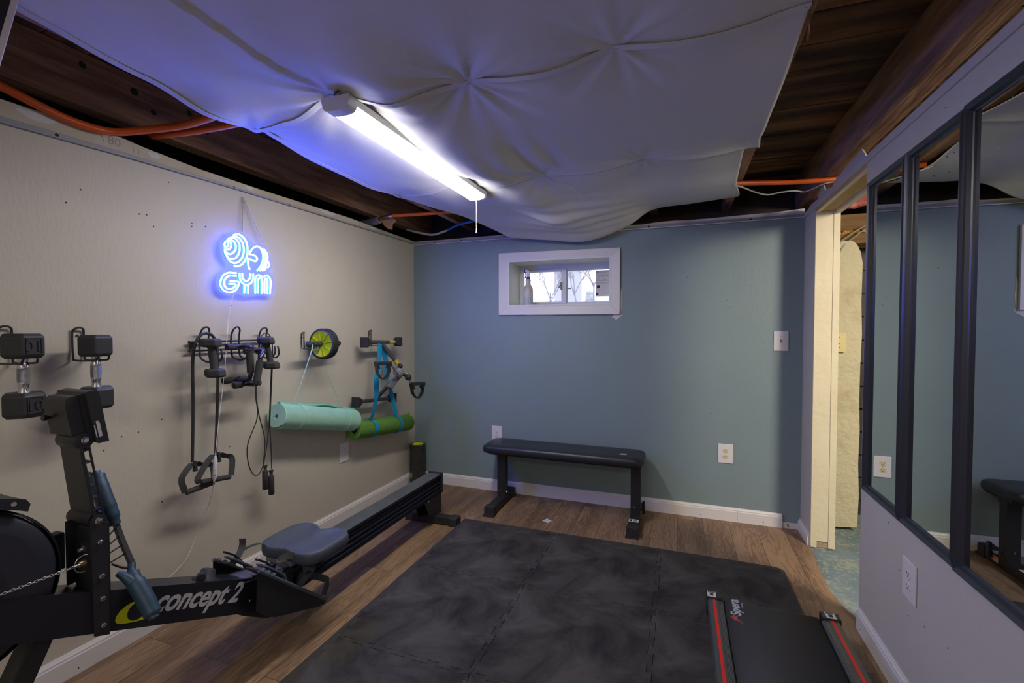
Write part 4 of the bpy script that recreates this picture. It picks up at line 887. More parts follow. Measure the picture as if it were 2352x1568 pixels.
for s, x0, x1 in ((-1, 0.128, 0.186), (1, 0.540, 0.602)):
    b = MB(); y0, y1 = 0.75, 2.105; zt = 0.103
    if s < 0: prof = [(x0, 0.028), (x0 - 0.006, 0.09), (x0, zt), (x0 + 0.036, zt), (x0 + 0.038, zt - 0.003), (x0 + 0.052, zt - 0.004), (x1, zt - 0.010), (x1, 0.028)]
    else: prof = [(x0, 0.028), (x0, zt - 0.010), (x0 + 0.008, zt - 0.004), (x0 + 0.024, zt - 0.003), (x0 + 0.026, zt), (x1 - 0.002, zt), (x1 + 0.004, 0.09), (x1, 0.028)]
    b.prism(prof[::-1], (0, y1, 0), (1, 0, 0), (0, 0, 1), y1 - y0); rl = b.build('side_rail', M_alu, wp, bevel=0.0015)
    b = MB()
    for g_ in range(4):
        gx = (x0 + 0.038 + g_ * 0.0045) if s < 0 else (x1 - 0.0395 - g_ * 0.0045)
        b.box(gx, gx + 0.0012, y0, y1, zt - 0.004, zt - 0.001)
    b.build('groove_edges', M_alul, rl)
    sx0 = x0 + 0.016 if s < 0 else x1 - 0.030
    b = MB(); b.box(sx0, sx0 + 0.011, y0, y1 + 0.001, zt - 0.001, zt + 0.0008); b.build('red_stripe', M_red, rl)
    b = MB(); cx0, cx1 = (x0 - 0.008, x1 - 0.004) if s < 0 else (x0 + 0.004, x1 + 0.008)
    b.box(cx0, cx1, y1, y1 + 0.050, 0.026, zt + 0.006); ec = b.build('end_cap', M_black, wp, bevel=0.004)
    px0 = cx0 + 0.004 if s < 0 else cx0 + 0.016
    b = MB(); b.box(px0, px0 + 0.034, y1 + 0.004, y1 + 0.046, zt + 0.0055, zt + 0.0072); lb = b.build('warning_label', M_paper, ec)
    b = MB(); b.box(px0 + 0.010, px0 + 0.024, y1 + 0.012, y1 + 0.030, zt + 0.0072, zt + 0.0078)
    for q in range(4): b.box(px0 + 0.003, px0 + 0.031, y1 + 0.034 + q * 0.003, y1 + 0.0352 + q * 0.003, zt + 0.0072, zt + 0.0078)
    b.build('printing', M_ink, lb)
for x in (0.17, 0.56):
    for y in (0.85, 2.06):
        b = MB(); b.lathe([(0.018, 0), (0.020, 0.004), (0.018, 0.020)], (x, y, 0.0122), (0, 0, 1), 16); b.build('foot', M_rubber, wp)

# ================================================================== WEIGHT BENCH
wb = thing('weight_bench', 'flat black padded weight bench against the blue wall', 'bench', (-0.75, 3.08, 0))
def pad():
    b = MB(); x0, x1, ya, yb, z0, z1 = -1.315, -0.205, 2.960, 3.240, 0.378, 0.432; r = 0.055; n = 8; pts = []
    for cx_, cy_, a0 in ((x1 - r, yb - r, 0), (x0 + r, yb - r, 90), (x0 + r, ya + r, 180), (x1 - r, ya + r, 270)):
        for i in range(n + 1):
            a = math.radians(a0 + 90 * i / n); pts.append((cx_ + r * math.cos(a), cy_ + r * math.sin(a)))
    cxm, cym = (x0 + x1) / 2, (ya + yb) / 2; k = len(pts); vs = []
    lv = [(z0, 0.012), (z0 + 0.004, 0.002), (z0 + 0.012, 0), (z1 - 0.020, 0), (z1 - 0.008, 0.004), (z1 - 0.001, 0.014), (z1 + 0.003, 0.045), (z1 + 0.004, 0.10)]
    for z, ins in lv:
        for px, py in pts:
            dx, dy = px - cxm, py - cym; fx = max(0, abs(dx) - ins) / max(abs(dx), 1e-6); fy = max(0, abs(dy) - ins) / max(abs(dy), 1e-6); vs.append((cxm + dx * fx, cym + dy * fy, z))
    fs = [(i * k + j, i * k + (j + 1) % k, (i + 1) * k + (j + 1) % k, (i + 1) * k + j) for i in range(len(lv) - 1) for j in range(k)]
    b.add(vs, fs, True); b.add(vs[:k], [tuple(range(k))[::-1]]); b.add(vs[-k:], [tuple(range(k))], True); return b
pd = pad().build('seat_pad', M_leather, wb)
b = MB(); b.box(-0.206, -0.2045, 2.99, 3.21, 0.404, 0.4055); b.build('piping', M_leather, pd)
b = MB(); b.prism([(0.022 * math.cos(q), 0.0075 * math.sin(q)) for q in [i * PI / 12 for i in range(24)]], (-0.336, 3.062, 0.4358), (1, 0, 0), (0, 1, 0), 0.0006)
b.prism([(-0.024, -0.022), (0.022, -0.022), (0.022, -0.012), (-0.024, -0.012)], (-0.336, 3.062, 0.4358), (1, 0, 0), (0, 1, 0), 0.0005)
lg = b.build('logo', M_beltw, pd)
b = MB(); b.prism([(-0.006, -0.004), (0.004, -0.004), (0.006, 0.004), (-0.004, 0.004)], (-0.338, 3.062, 0.4365), (1, 0, 0), (0, 1, 0), 0.0004); b.build('logo_mark', M_logoy, lg)
b = MB(); b.box(-1.26, -0.235, 3.055, 3.115, 0.345, 0.378); b.box(-1.262, -1.13, 2.99, 3.20, 0.366, 0.380); b.box(-0.32, -0.222, 2.99, 3.20, 0.366, 0.380); b.build('frame_beam', M_blackp, wb, bevel=0.002)
for i, (xp, yf, yk) in enumerate([(-1.186, 2.800, 3.235), (-0.256, 2.800, 3.245)]):
    b = MB(); b.box(xp - 0.031, xp + 0.031, 3.030, 3.085, 0.058, 0.368); pst = b.build('post', M_blackp, wb, bevel=0.002)
    b = MB(); b.lathe([(0.005, 0), (0.0045, 0.004)], (xp - 0.005, 3.030, 0.105), (0, -1, 0), 10)
    b.build('bolt', M_steel, pst)
    b = MB(); b.lathe([(0.007, 0), (0.006, 0.006)], (xp + 0.031, 3.055, 0.088), (1, 0, 0), 10); b.build('bolt', M_steel if i == 0 else M_black, pst)
    b = MB(); b.box(xp - 0.030, xp + 0.030, yf + 0.012, yk - 0.012, 0.012, 0.060); ft = b.build('foot_beam', M_blackp, wb, bevel=0.003)
    for ya, yb, cy_ in ((yf, yf + 0.055, yf), (yk - 0.055, yk, yk)):
        b = MB(); b.box(xp - 0.034, xp + 0.034, ya, yb, 0.010, 0.064)
        b.prism([(0.040 * sx_, sy_) for sx_, sy_ in ((-1, 0), (1, 0))] + [(0.034, 0.062), (-0.034, 0.062)] if cy_ == yf else [(-0.034, -0.062), (0.034, -0.062), (0.040, 0), (-0.040, 0)], (xp, cy_ + (-0.008 if cy_ == yf else 0.008), 0.0), (1, 0, 0), (0, 1, 0), 0.012)
        b.build('end_cap', M_rubber, ft, bevel=0.002)
    if i == 1:
        b = MB(); b.box(xp - 0.029, xp + 0.029, 2.900, 2.940, 0.060, 0.0612); b.box(xp - 0.029, xp + 0.029, 3.105, 3.150, 0.060, 0.0612); lb = b.build('label_sticker', M_paper, ft)
        b = MB(); b.box(xp - 0.022, xp - 0.010, 2.905, 2.935, 0.0612, 0.0618)
        for q in range(5): b.box(xp - 0.002, xp + 0.022, 2.906 + q * 0.006, 2.908 + q * 0.006, 0.0612, 0.0618)
        b.build('printing', M_ink, lb)
        b = MB(); b.box(xp + 0.030, xp + 0.0312, 3.085, 3.150, 0.022, 0.052); sl = b.build('warning_sticker', M_paper, ft)
        b = MB(); b.box(xp + 0.0312, xp + 0.0316, 3.087, 3.148, 0.040, 0.051)
        for q in range(3): b.box(xp + 0.0312, xp + 0.0316, 3.090, 3.142, 0.025 + q * 0.005, 0.0265 + q * 0.005)
        b.build('orange_print', mat('orange_print', (0.7, 0.16, 0.03), 0.5), sl)
        b = MB(); b.box(xp + 0.036, xp + 0.052, 3.12, 3.14, 0.03, 0.115); b.bar((xp + 0.03, 3.13, 0.06), (xp + 0.05, 3.13, 0.06), 0.016, 0.016); b.build('wheel_bracket', M_black, wb, bevel=0.002)
b = MB(); q = [(-0.832, 2.862), (-0.812, 2.905), (-0.772, 2.880), (-0.789, 2.838)]
b.prism(q[::-1], (0, 0, 0.0006), (1, 0, 0), (0, 1, 0), 0.0008)
for i in range(4):
    a = Vector((-0.822 + i * 0.011, 2.866 - i * 0.006, 0.0016)); b.bar(a, a + Vector((0.016, 0.030, 0)), 0.0018, 0.0004, m=1)
tag(b.build('paper_slip', [M_paper, M_inkg]), 'small white paper slip lying on the wood floor between bench and mat', 'paper')

# ================================================================== FOAM ROLLER
fr = thing('foam_roller', 'black grooved foam roller standing upright in the corner, lime yellow inside', 'foam roller', (-1.975, 3.200, 0))
b = MB(); seg = 48; H = 0.33; R = 0.064; lev = []
def groove(z): # horizontal ribs
    bands = [(0.012, 0.1), (0.235, 0.325)]
    r = 0
    for z0 in (0.125, 0.143, 0.161, 0.179, 0.197, 0.278, 0.298, 0.316):
        if abs(z - z0) < 0.0022: r = 0.0045
    return r
zs = [0.0, 0.004]
for z0 in (0.125, 0.143, 0.161, 0.179, 0.197, 0.278, 0.298, 0.316): zs += [z0 - 0.004, z0 - 0.002, z0 + 0.002, z0 + 0.004]
zs += [0.326, 0.330]
rows_ = []
for z in zs:
    row = []
    for k in range(seg):
        a = 2 * PI * k / seg; sec = (k % 24)
        vg = 0.0045 if (sec in (10, 13, 16, 19) ) else 0
        r = R - max(vg, groove(z)) - (0.003 if z in (0.0, 0.330) else 0)
        row.append((-1.975 + r * math.cos(a), 3.200 + r * math.sin(a), z))
    rows_.append(row)
vs = [p for row in rows_ for p in row]
b.add(vs, [(i * seg + k, i * seg + (k + 1) % seg, (i + 1) * seg + (k + 1) % seg, (i + 1) * seg + k) for i in range(len(zs) - 1) for k in range(seg)])
b.lathe([(0.061, H), (0.046, H), (0.046, H - 0.05)], (-1.975, 3.2, 0), (0, 0, 1), seg, cap=False)
b.build('foam_shell', mat('roller_foam', (0.030, 0.030, 0.028), 0.38), fr)
b = MB(); b.lathe([(0.0462, 0.0), (0.0462, 0.3295), (0.0435, 0.3295), (0.0435, 0.0)], (-1.975, 3.2, 0.0005), (0, 0, 1), 36, cap=False); b.lathe([(0.0436, 0.262), (0.0, 0.262)], (-1.975, 3.2, 0), (0, 0, 1), 36, cap=False); b.build('inner_core', M_yellow, fr)
th = math.radians(-128); n_ = Vector((math.cos(th), math.sin(th), 0)); uu = Vector((-math.sin(th), math.cos(th), 0)) ; cc = Vector((-1.975, 3.2, 0.085)) + n_ * 0.0645
th = math.radians(-100)
n_ = Vector((math.cos(th), math.sin(th), 0)); uu = Vector((-math.sin(th), math.cos(th), 0)); cc = Vector((-1.975, 3.2, 0.088)) + n_ * 0.0642 - uu * 0.022
b = MB(); rr = [(-0.012, -0.020), (0.012, -0.020), (0.016, -0.014), (0.016, 0.014), (0.012, 0.020), (-0.012, 0.020), (-0.016, 0.014), (-0.016, -0.014)]
b.tube([cc + uu * a + Vector((0, 0, c)) for a, c in rr], 0.0014, 6, closed=True); lo = b.build('logo_outline', M_logoy, fr)
b = MB(); b.bar(cc + uu * -0.006 + Vector((0, 0, -0.011)), cc + uu * 0.004 + Vector((0, 0, 0.011)), 0.004, 0.002, up=n_); b.bar(cc + uu * 0.007 + Vector((0, 0, -0.010)), cc + uu * -0.002, 0.004, 0.002, up=n_); b.build('logo_mark', M_beltw, lo)

# ================================================================== SPRAY BOTTLE
sp = thing('spray_bottle', 'white spray bottle with blue trigger standing on the window ledge', 'spray bottle', (-1.105, 3.40, wz0 + 0.001))
c0 = (-1.105, 3.400, wz0 + 0.001)
b = MB(); b.lathe([(0.034, 0), (0.038, 0.004), (0.038, 0.065)], c0, (0, 0, 1), 28); b.build('liquid_level', M_liquid, sp)
b = MB(); b.lathe([(0.038, 0.065), (0.038, 0.118), (0.035, 0.132), (0.024, 0.152), (0.019, 0.165), (0.0185, 0.185), (0.021, 0.192), (0.021, 0.198), (0.015, 0.203)], c0, (0, 0, 1), 28); b.build('bottle', M_bottle, sp)
b = MB(); b.lathe([(0.0145, 0.203), (0.0145, 0.217), (0.0125, 0.219)], c0, (0, 0, 1), 20); cp = b.build('collar', M_bluep, sp)
b = MB(); hx, hy, hz = c0
b.prism([(-0.010, 0.218), (0.012, 0.218), (0.016, 0.235), (0.012, 0.258), (0.002, 0.272), (-0.022, 0.276), (-0.022, 0.262), (-0.008, 0.252)], (hx, hy + 0.009, hz), (1, 0, 0), (0, 0, 1), 0.018); b.build('spray_head', M_whitep, sp, bevel=0.003)
b = MB(); b.box(hx - 0.034, hx - 0.022, hy - 0.009, hy + 0.009, hz + 0.256, hz + 0.280); b.build('nozzle', M_bluep, sp, bevel=0.003)
b = MB(); b.tube([(hx - 0.016, hy, hz + 0.262), (hx - 0.019, hy, hz + 0.245), (hx - 0.018, hy, hz + 0.230), (hx - 0.026, hy, hz + 0.210)], [0.006, 0.004], 8, sub=4); b.build('trigger', M_bluep, sp)

# ================================================================== ROWING MACHINE
CX = -1.512
rw = thing('rowing_machine', 'black rowing machine with grey seat parked along the greige wall', 'rowing machine', (CX, 1.6, 0))
# rail
b = MB(); half = 0.048; y0, y1 = 1.27, 2.655
side = [(0, 0.2995), (0, 0.288), (-0.010, 0.280), (-0.017, 0.268), (-0.015, 0.256), (-0.004, 0.249), (-0.004, 0.245), (-0.012, 0.240), (-0.012, 0.230), (-0.002, 0.225), (-0.002, 0.221), (-0.010, 0.217), (-0.010, 0.208), (0.0, 0.203), (0.0, 0.197), (-0.006, 0.193), (-0.004, 0.178)]
prof = [(half + a, z) for a, z in side] + [(-half - a, z) for a, z in side[::-1]]
b.prism(prof, (CX, y1, 0), (1, 0, 0), (0, 0, 1), y1 - y0, smooth=False); b.build('monorail', M_railside, rw)
b = MB(); b.box(CX - half + 0.002, CX + half - 0.002, y0, y1 - 0.002, 0.2996, 0.3025)
for sx in (-0.022, 0.022): b.lathe([(0.004, 0), (0.0035, 0.0015)], (CX + sx, 2.60, 0.3025), (0, 0, 1), 10, m=1)
b.build('track', [M_railtop, M_steel], rw)
b = MB(); b.box(CX - 0.053, CX + 0.053, 2.655, 2.672, 0.178, 0.309); ecp = b.build('end_plate', M_blackp, rw, bevel=0.003)
b = MB(); b.prism([(2.455, 0.178), (2.668, 0.178), (2.668, 0.048), (2.525, 0.048)][::-1], (CX - 0.042, 0, 0), (0, 1, 0), (0, 0, 1), 0.003)
b.prism([(2.455, 0.178), (2.668, 0.178), (2.668, 0.048), (2.525, 0.048)][::-1], (CX + 0.040, 0, 0), (0, 1, 0), (0, 0, 1), 0.003)
b.prism([(2.645, 0.178), (2.668, 0.178), (2.668, 0.048), (2.645, 0.048)][::-1], (CX - 0.042, 0, 0), (0, 1, 0), (0, 0, 1), 0.084)
rl = b.build('rear_leg', M_blackp, rw, bevel=0.001)
b = MB(); b.lathe([(0.006, 0), (0.005, 0.004)], (CX + 0.043, 2.50, 0.172), (1, 0, 0), 12); b.build('bolt', M_steel, rl)
b = MB(); b.box(CX - 0.165, CX + 0.185, 2.575, 2.635, 0.006, 0.050); rf = b.build('rear_foot', M_blackp, rw, bevel=0.002)
for xa in (CX - 0.175, CX + 0.145):
    b = MB(); b.box(xa, xa + 0.055, 2.570, 2.640, 0.0, 0.054); b.build('rubber_cap', M_rubber, rf, bevel=0.004)
# seat
b = MB(); nU, nV = 26, 22
def seat_outline(t):
    a = 2 * PI * t; c, s_ = math.cos(a), math.sin(a); e = 0.50
    x = 0.168 * (abs(c) ** e) * (1 if c > 0 else -1); y = 0.128 * (abs(s_) ** e) * (1 if s_ > 0 else -1)
    notch = 0.040 * math.exp(-(x / 0.045) ** 2); nf = 0.018 * math.exp(-(x / 0.04) ** 2)
    y = y - notch if y > 0 else y + nf
    if y < 0: y *= 1.0
    return x, y
nT = 72; rings = [(0.000, 0.0, 0.318), (0.0, 0.0, 0.325)]
prof_s = [(0.93, 0.316), (0.985, 0.322), (1.0, 0.335), (1.0, 0.352), (0.985, 0.362), (0.95, 0.3665), (0.88, 0.3672), (0.65, 0.3635), (0.4, 0.360), (0.15, 0.359)]
vs = []
for k_, z in prof_s:
    for t in range(nT):
        x, y = seat_outline(t / nT); f = 1.0
        zz = z - (0.010 * math.exp(-((abs(x) * k_ - 0.075) / 0.05) ** 2) * (1 if k_ < 0.9 else 0)); vs.append((CX + 0.022 + x * 0.93 * k_, 1.520 + y * k_, zz))
fs = [(i * nT + t, i * nT + (t + 1) % nT, (i + 1) * nT + (t + 1) % nT, (i + 1) * nT + t) for i in range(len(prof_s) - 1) for t in range(nT)]
b.add(vs, fs, True); b.add(vs[:nT], [tuple(range(nT))[::-1]]); b.add(vs[-nT:], [tuple(range(nT))], True); b.build('seat', M_seat, rw)
b = MB(); b.box(CX - 0.075, CX + 0.060, 1.40, 1.60, 0.300, 0.320); sc_ = b.build('seat_carriage', M_greyp, rw, bevel=0.004)
# front beam
b = MB(); bx0, bx1 = -1.563, -1.461
P_top = [(0.30, 0.752), (1.262, 0.3270)]; P_bot = [(1.255, 0.204), (0.30, 0.648)]
b.prism([P_bot[1], P_bot[0], P_top[1], P_top[0]], (bx0, 0, 0), (0, 1, 0), (0, 0, 1), bx1 - bx0); bm = b.build('main_beam', M_blackm, rw, bevel=0.006)
du = Vector((0, 0.677, -0.300)).normalized(); dv = Vector((0, 0.300, 0.677)).normalized()
o_ = Vector((bx1 + 0.0008, 0.890, 0.4145))
b = MB(); b.text('concept 2', 0.088, o_, du, dv, 0.0004, shear=0.35, bold=0.0022, sx=0.86); b.build('lettering', M_logog, bm)
def arcpts(cx_, cy_, rx, ry, a0, a1, n=16): return [(cx_ + rx * math.cos(math.radians(a0 + (a1 - a0) * i / n)), cy_ + ry * math.sin(math.radians(a0 + (a1 - a0) * i / n))) for i in range(n + 1)]
lo_ = Vector((bx1 + 0.0006, 0.808, 0.4375))
out_ = [(0.078, -0.002), (0.05, -0.006), (0.014, -0.008), (-0.004, -0.005), (-0.012, 0.003), (-0.013, 0.014), (-0.008, 0.026), (0.002, 0.037), (0.016, 0.045), (0.034, 0.049), (0.058, 0.050)]
b = MB(); b.prism(out_, lo_, du, dv, 0.0005); b.build('yellow_swoosh', M_logoy, bm)
b = MB(); b.prism(arcpts(0.040, 0.022, 0.026, 0.025, 0, 350, 28), lo_ + Vector((0.0006, 0, 0)), du, dv, 0.0005); b.build('black_oval', M_blackm, bm)
b = MB(); b.lathe([(0.006, 0), (0.005, 0.003)], (bx1, 1.222, 0.262), (1, 0, 0), 12); b.lathe([(0.0035, 0.003), (0.0, 0.003)], (bx1, 1.222, 0.262), (1, 0, 0), 6, cap=False); b.build('bolt', M_steel, bm)
b = MB(); b.lathe([(0.040, 0.0), (0.040, 0.004), (0.026, 0.008), (0.022, 0.030), (0.018, 0.034)], (CX + 0.010, 1.085, 0.404), (0, 0.405, 0.914), 20); b.build('rubber_knob', M_rubber, bm)
b = MB(); b.lathe([(0.014, 0), (0.014, 0.02)], (CX + 0.024, 1.062, 0.432), (0.8, -0.6, 0), 14); b.build('knob_wheel', M_black, bm)
# neck and foot stretchers
b = MB(); b.prism([(1.19, 0.225), (1.30, 0.150), (1.42, 0.178), (1.42, 0.296), (1.33, 0.318), (1.24, 0.344)], (bx0 + 0.004, 0, 0), (0, 1, 0), (0, 0, 1), 0.094); b.build('neck_bracket', M_black, rw, bevel=0.003)
b = MB(); pp = []
def hood(u, v):
    a = PI * v; return (CX + 0.052 * math.cos(a), 1.20 + u * 0.17, 0.338 - 0.055 * u * 0.75 + 0.018 * math.sin(a))
b.grid(hood, 8, 12); b.build('neck_cover', mat('slate_purple_plastic', (0.075, 0.07, 0.10), 0.5), rw, solid=0.003)
for sgn, xo, xi in ((1, -1.400, -1.462), (-1, -1.624, -1.562)):
    nm = rw
    b = MB(); poly = [(1.197, 0.249), (1.251, 0.197), (1.525, 0.090), (1.538, 0.104), (1.375, 0.249), (1.212, 0.390), (1.204, 0.390)]
    b.prism(poly, (xo - (0.004 if sgn > 0 else 0), 0, 0), (0, 1, 0), (0, 0, 1), 0.004); b.prism([(1.27, 0.185), (1.50, 0.095), (1.51, 0.11), (1.27, 0.32)], (min(xi, xo), 0, 0), (0, 1, 0), (0, 0, 1), abs(xo - xi)); sp_ = b.build('side_cover', M_black, rw, bevel=0.002)
    t_ = Vector((0, 0.752, -0.659)); n_ = Vector((0, 0.659, 0.752)); toe = Vector((0, 1.207, 0.392)); xm = (xo + xi) / 2
    b = MB(); b.bar(toe + Vector((xm, 0, 0)), toe + t_ * 0.435 + Vector((xm, 0, 0)), abs(xo - xi) + 0.010, 0.010, up=n_); fp = b.build('foot_plate', M_black, rw, bevel=0.004)
    b = MB(); b.tube([toe + Vector((xo, 0, 0)), toe + t_ * 0.435 + Vector((xo, 0, 0))], 0.0065, 10); b.build('edge_roll', M_slate, fp)
    b = MB()
    for q in range(3): b.lathe([(0.008, 0), (0.008, 0.012), (0.005, 0.014)], toe + Vector((xo - sgn * 0.002, 0, 0)) + t_ * (0.020 + q * 0.030), n_, 10)
    b.build('height_pegs', M_slate, fp)
    b = MB(); q0 = toe + n_ * 0.022 + Vector((xm, 0, 0)); b.bar(q0 + t_ * 0.03, q0 + t_ * 0.14, 0.052, 0.008, up=n_); b.bar(q0 + t_ * 0.138, q0 + t_ * 0.165 - n_ * 0.018, 0.054, 0.009, up=n_); b.build('heel_cup', M_slate, fp, bevel=0.003)
    b = MB(); b.bar(q0 - t_ * 0.004 + n_ * 0.010, q0 + t_ * 0.05 + n_ * 0.014, 0.016, 0.007, up=n_, w2=0.014); b.bar(q0 + t_ * 0.05 + n_ * 0.014, q0 + t_ * 0.12 - n_ * 0.002, 0.014, 0.007, up=n_); b.build('release_lever', M_black, fp, bevel=0.002)
if True:
    wx = Vector((0.25, -0.75, 0.55))
    b = MB(); b.ribbon([(-1.475, 1.315, 0.290), (-1.466, 1.330, 0.336), (-1.450, 1.365, 0.358), (-1.430, 1.402, 0.350), (-1.412, 1.432, 0.318), (-1.405, 1.432, 0.265)], 0.026, 0.002, [(0.2, 0.8, 0.5)] * 6, sub=6); b.build('foot_strap', M_web, rw)
    b = MB(); b.ribbon([(-1.42, 1.400, 0.222), (-1.405, 1.430, 0.256), (-1.400, 1.466, 0.290), (-1.398, 1.484, 0.300)], 0.024, 0.0025, [(0.5, 0.75, -0.3)] * 4, sub=5); sb_ = b.build('foot_strap', M_web, rw)
    b = MB(); b.bar((-1.402, 1.436, 0.262), (-1.400, 1.456, 0.282), 0.032, 0.010, up=(0.8, -0.3, 0.4)); b.tube([(-1.398, 1.425, 0.274), (-1.396, 1.462, 0.264)], 0.004, 8); b.build('buckle', M_black, sb_, bevel=0.002)
    b = MB(); b.ribbon([(-1.460, 1.440, 0.190), (-1.452, 1.458, 0.238), (-1.428, 1.488, 0.226), (-1.402, 1.530, 0.196), (-1.396, 1.536, 0.176), (-1.398, 1.518, 0.132)], 0.028, 0.0025, [(0, -0.2, 1)] * 6, sub=5); b.build('heel_strap', M_web, rw)
    b = MB(); b.ribbon([(-1.60, 1.262, 0.352), (-1.61, 1.30, 0.372), (-1.622, 1.325, 0.395), (-1.625, 1.328, 0.420)], 0.026, 0.002, [(0.9, 0.3, 0)] * 4, sub=5); b.build('foot_strap', M_web, rw)
    b = MB(); b.ribbon([(-1.63, 1.262, 0.335), (-1.62, 1.32, 0.375), (-1.60, 1.375, 0.382), (-1.59, 1.405, 0.360), (-1.585, 1.415, 0.310)], 0.022, 0.002, [(0.9, -0.3, 0.1)] * 5, sub=6); b.build('foot_strap', M_web, rw)
# flywheel housing
fc = Vector((0, 0.497, 0.657))
b = MB(); b.lathe([(0.150, -0.004), (0.178, 0.0), (0.189, 0.010), (0.191, 0.030), (0.191, 0.100), (0.180, 0.125), (0.15, 0.13)], (-1.470, fc.y, fc.z), (-1, 0, 0), 64); fw_ = b.build('flywheel_housing', M_navy, rw)
b = MB(); b.lathe([(0.191, 0.004), (0.196, 0.008), (0.196, 0.018), (0.191, 0.022)], (-1.470, fc.y, fc.z), (-1, 0, 0), 64, cap=False); b.lathe([(0.085, -0.006), (0.082, -0.008), (0.0, -0.008)], (-1.470, fc.y, fc.z), (-1, 0, 0), 40, cap=False); b.build('housing_rim', M_blackm, fw_)
b = MB(); b.prism([(0.50, 0.845), (0.575, 0.838), (0.612, 0.822), (0.625, 0.815), (0.630, 0.832), (0.622, 0.846), (0.58, 0.862), (0.50, 0.868)], (-1.56, 0, 0), (0, 1, 0), (0, 0, 1), 0.10); hb_ = b.build('housing_cap', M_blackm, fw_, bevel=0.006)
b = MB(); b.lathe([(0.006, 0), (0.005, 0.003)], (-1.46, 0.600, 0.842), (1, -0.2, 0.1), 10); b.build('screw', M_steel, hb_)
# upright with monitor
b = MB(); b.box(-1.542, -1.472, 0.752, 0.797, 0.50, 0.722)
b.box(-1.548, -1.542, 0.735, 0.785, 0.56, 0.735); up_ = b.build('upright', M_blackp, rw, bevel=0.002)
b = MB(); pl = [(0.749, 0.432), (0.783, 0.418), (0.783, 0.735)] + [(0.7645 + 0.0185 * math.cos(a), 0.737 + 0.018 * math.sin(a)) for a in [math.radians(q) for q in range(10, 180, 20)]] + [(0.746, 0.735)]
b.prism(pl, (-1.4605, 0, 0), (0, 1, 0), (0, 0, 1), 0.0045); pt_ = b.build('side_plate', M_blackp, up_, bevel=0.001)
for y, z, r in [(0.764, 0.739, 0.0085), (0.766, 0.680, 0.0055), (0.768, 0.586, 0.0055), (0.769, 0.524, 0.0055), (0.770, 0.451, 0.0055)]:
    b = MB(); b.lathe([(r * 1.25, 0), (r * 1.2, 0.0015), (r * 0.9, 0.002), (r * 0.8, 0.005), (0, 0.0052)], (-1.456, y, z), (1, 0, 0), 6 if r > 0.006 else 14, smooth=False, cap=False); b.build('bolt', M_chrome, pt_)
b = MB(); b.lathe([(0.018, 0), (0.018, 0.003)], (-1.515, 0.752, 0.655), (0, -1, 0), 20); b.lathe([(0.007, 0.003), (0.006, 0.009)], (-1.515, 0.752, 0.655), (0, -1, 0), 6); b.build('bolt_washer', M_steel, up_)
b = MB(); b.box(-1.60, -1.566, 0.58, 0.745, 0.60, 0.70); b.build('support_bracket', M_black, up_, bevel=0.004)
b = MB(); b.lathe([(0.019, 0), (0.021, 0.004), (0.021, 0.092), (0.019, 0.096)], (-1.466, 0.764, 0.742), (-1, 0, 0), 28); b.build('hinge_barrel', M_blackp, up_)
# arm (U-channel with ribs)
d_ = Vector((0, -0.028, 0.215)).normalized(); b_ = Vector((0, 0.757, 0.750)); tpn = d_.cross(Vector((1, 0, 0)))
b = MB(); L_ = 0.205
AB, AT = Vector((-1.511, 0.757, 0.748)), Vector((-1.509, 0.731, 0.955))
b.bar(AB, AT, 0.098, 0.004, up=(0, -1, 0), w2=0.086)
for k0, xb, xt in ((1, -1.464, -1.468), (-1, -1.558, -1.551)):
    b.bar((xb, AB.y + 0.003, AB.z), (xt, AT.y + 0.003, AT.z), 0.005, 0.006, up=(0, -1, 0)); b.bar((xb, AB.y + 0.022, AB.z), (xt, AT.y + 0.019, AT.z), 0.005, 0.005, up=(0, -1, 0))
b.bar(AB + Vector((-0.01, 0.012, 0)), AT + Vector((-0.01, 0.010, 0)), 0.010, 0.018, up=(0, -1, 0))
for q in range(6): c_ = AB.lerp(AT, 0.08 + q * 0.16) + Vector((0, 0.012, 0)); b.bar(c_, c_ + Vector((0, -0.0004, 0.003)), 0.090, 0.020, up=(0, -1, 0))
ar_ = b.build('monitor_arm', M_black, rw, bevel=0.0015)
b = MB(); b.lathe([(0.020, 0), (0.022, 0.004), (0.022, 0.084), (0.020, 0.088)], (-1.466, 0.742, 0.958), (-1, 0, 0), 28); b.build('tilt_hinge', M_black, ar_)
b = MB(); b.lathe([(0.010, 0), (0.010, 0.002), (0.007, 0.003), (0.006, 0.006), (0, 0.006)], (-1.465, 0.742, 0.960), (1, 0, 0), 6, smooth=False, cap=False); b.build('bolt', M_chrome, ar_)
# monitor, tilted
def mon(px, a, h):  # local frame of the monitor: a = depth toward the rower, h = height
    R = math.radians(9.5); ca, sa = math.cos(R), math.sin(R); y = 0.745 + a * ca - h * sa; z = 0.955 + h * ca + a * sa; return (px, y, z)
def mprism(m, poly, x0, x1): vs = [mon(x0, *q) for q in poly] + [mon(x1, *q) for q in poly]; k = len(poly); m.add(vs, [tuple(range(k)), tuple(range(k, 2 * k))[::-1]]); m.add(vs, [((i + 1) % k, i, k + i, k + (i + 1) % k) for i in range(k)])
b = MB(); mprism(b, [(-0.022, 0.022), (0.016, 0.016), (0.016, 0.124), (-0.008, 0.124), (-0.018, 0.118), (-0.022, 0.104)], -1.566, -1.474); mh = b.build('monitor_body', M_black, rw, bevel=0.003)
b = MB(); mprism(b, [(0.008, -0.006), (0.020, -0.008), (0.020, 0.126), (0.010, 0.126)], -1.570, -1.468); b.build('monitor_mount', M_blackp, mh, bevel=0.002)
b = MB(); mprism(b, [(0.018, -0.010), (0.046, -0.016), (0.048, 0.122), (0.042, 0.130), (0.018, 0.130)], -1.580, -1.458); mb_ = b.build('monitor_bezel', M_black, rw, bevel=0.004)
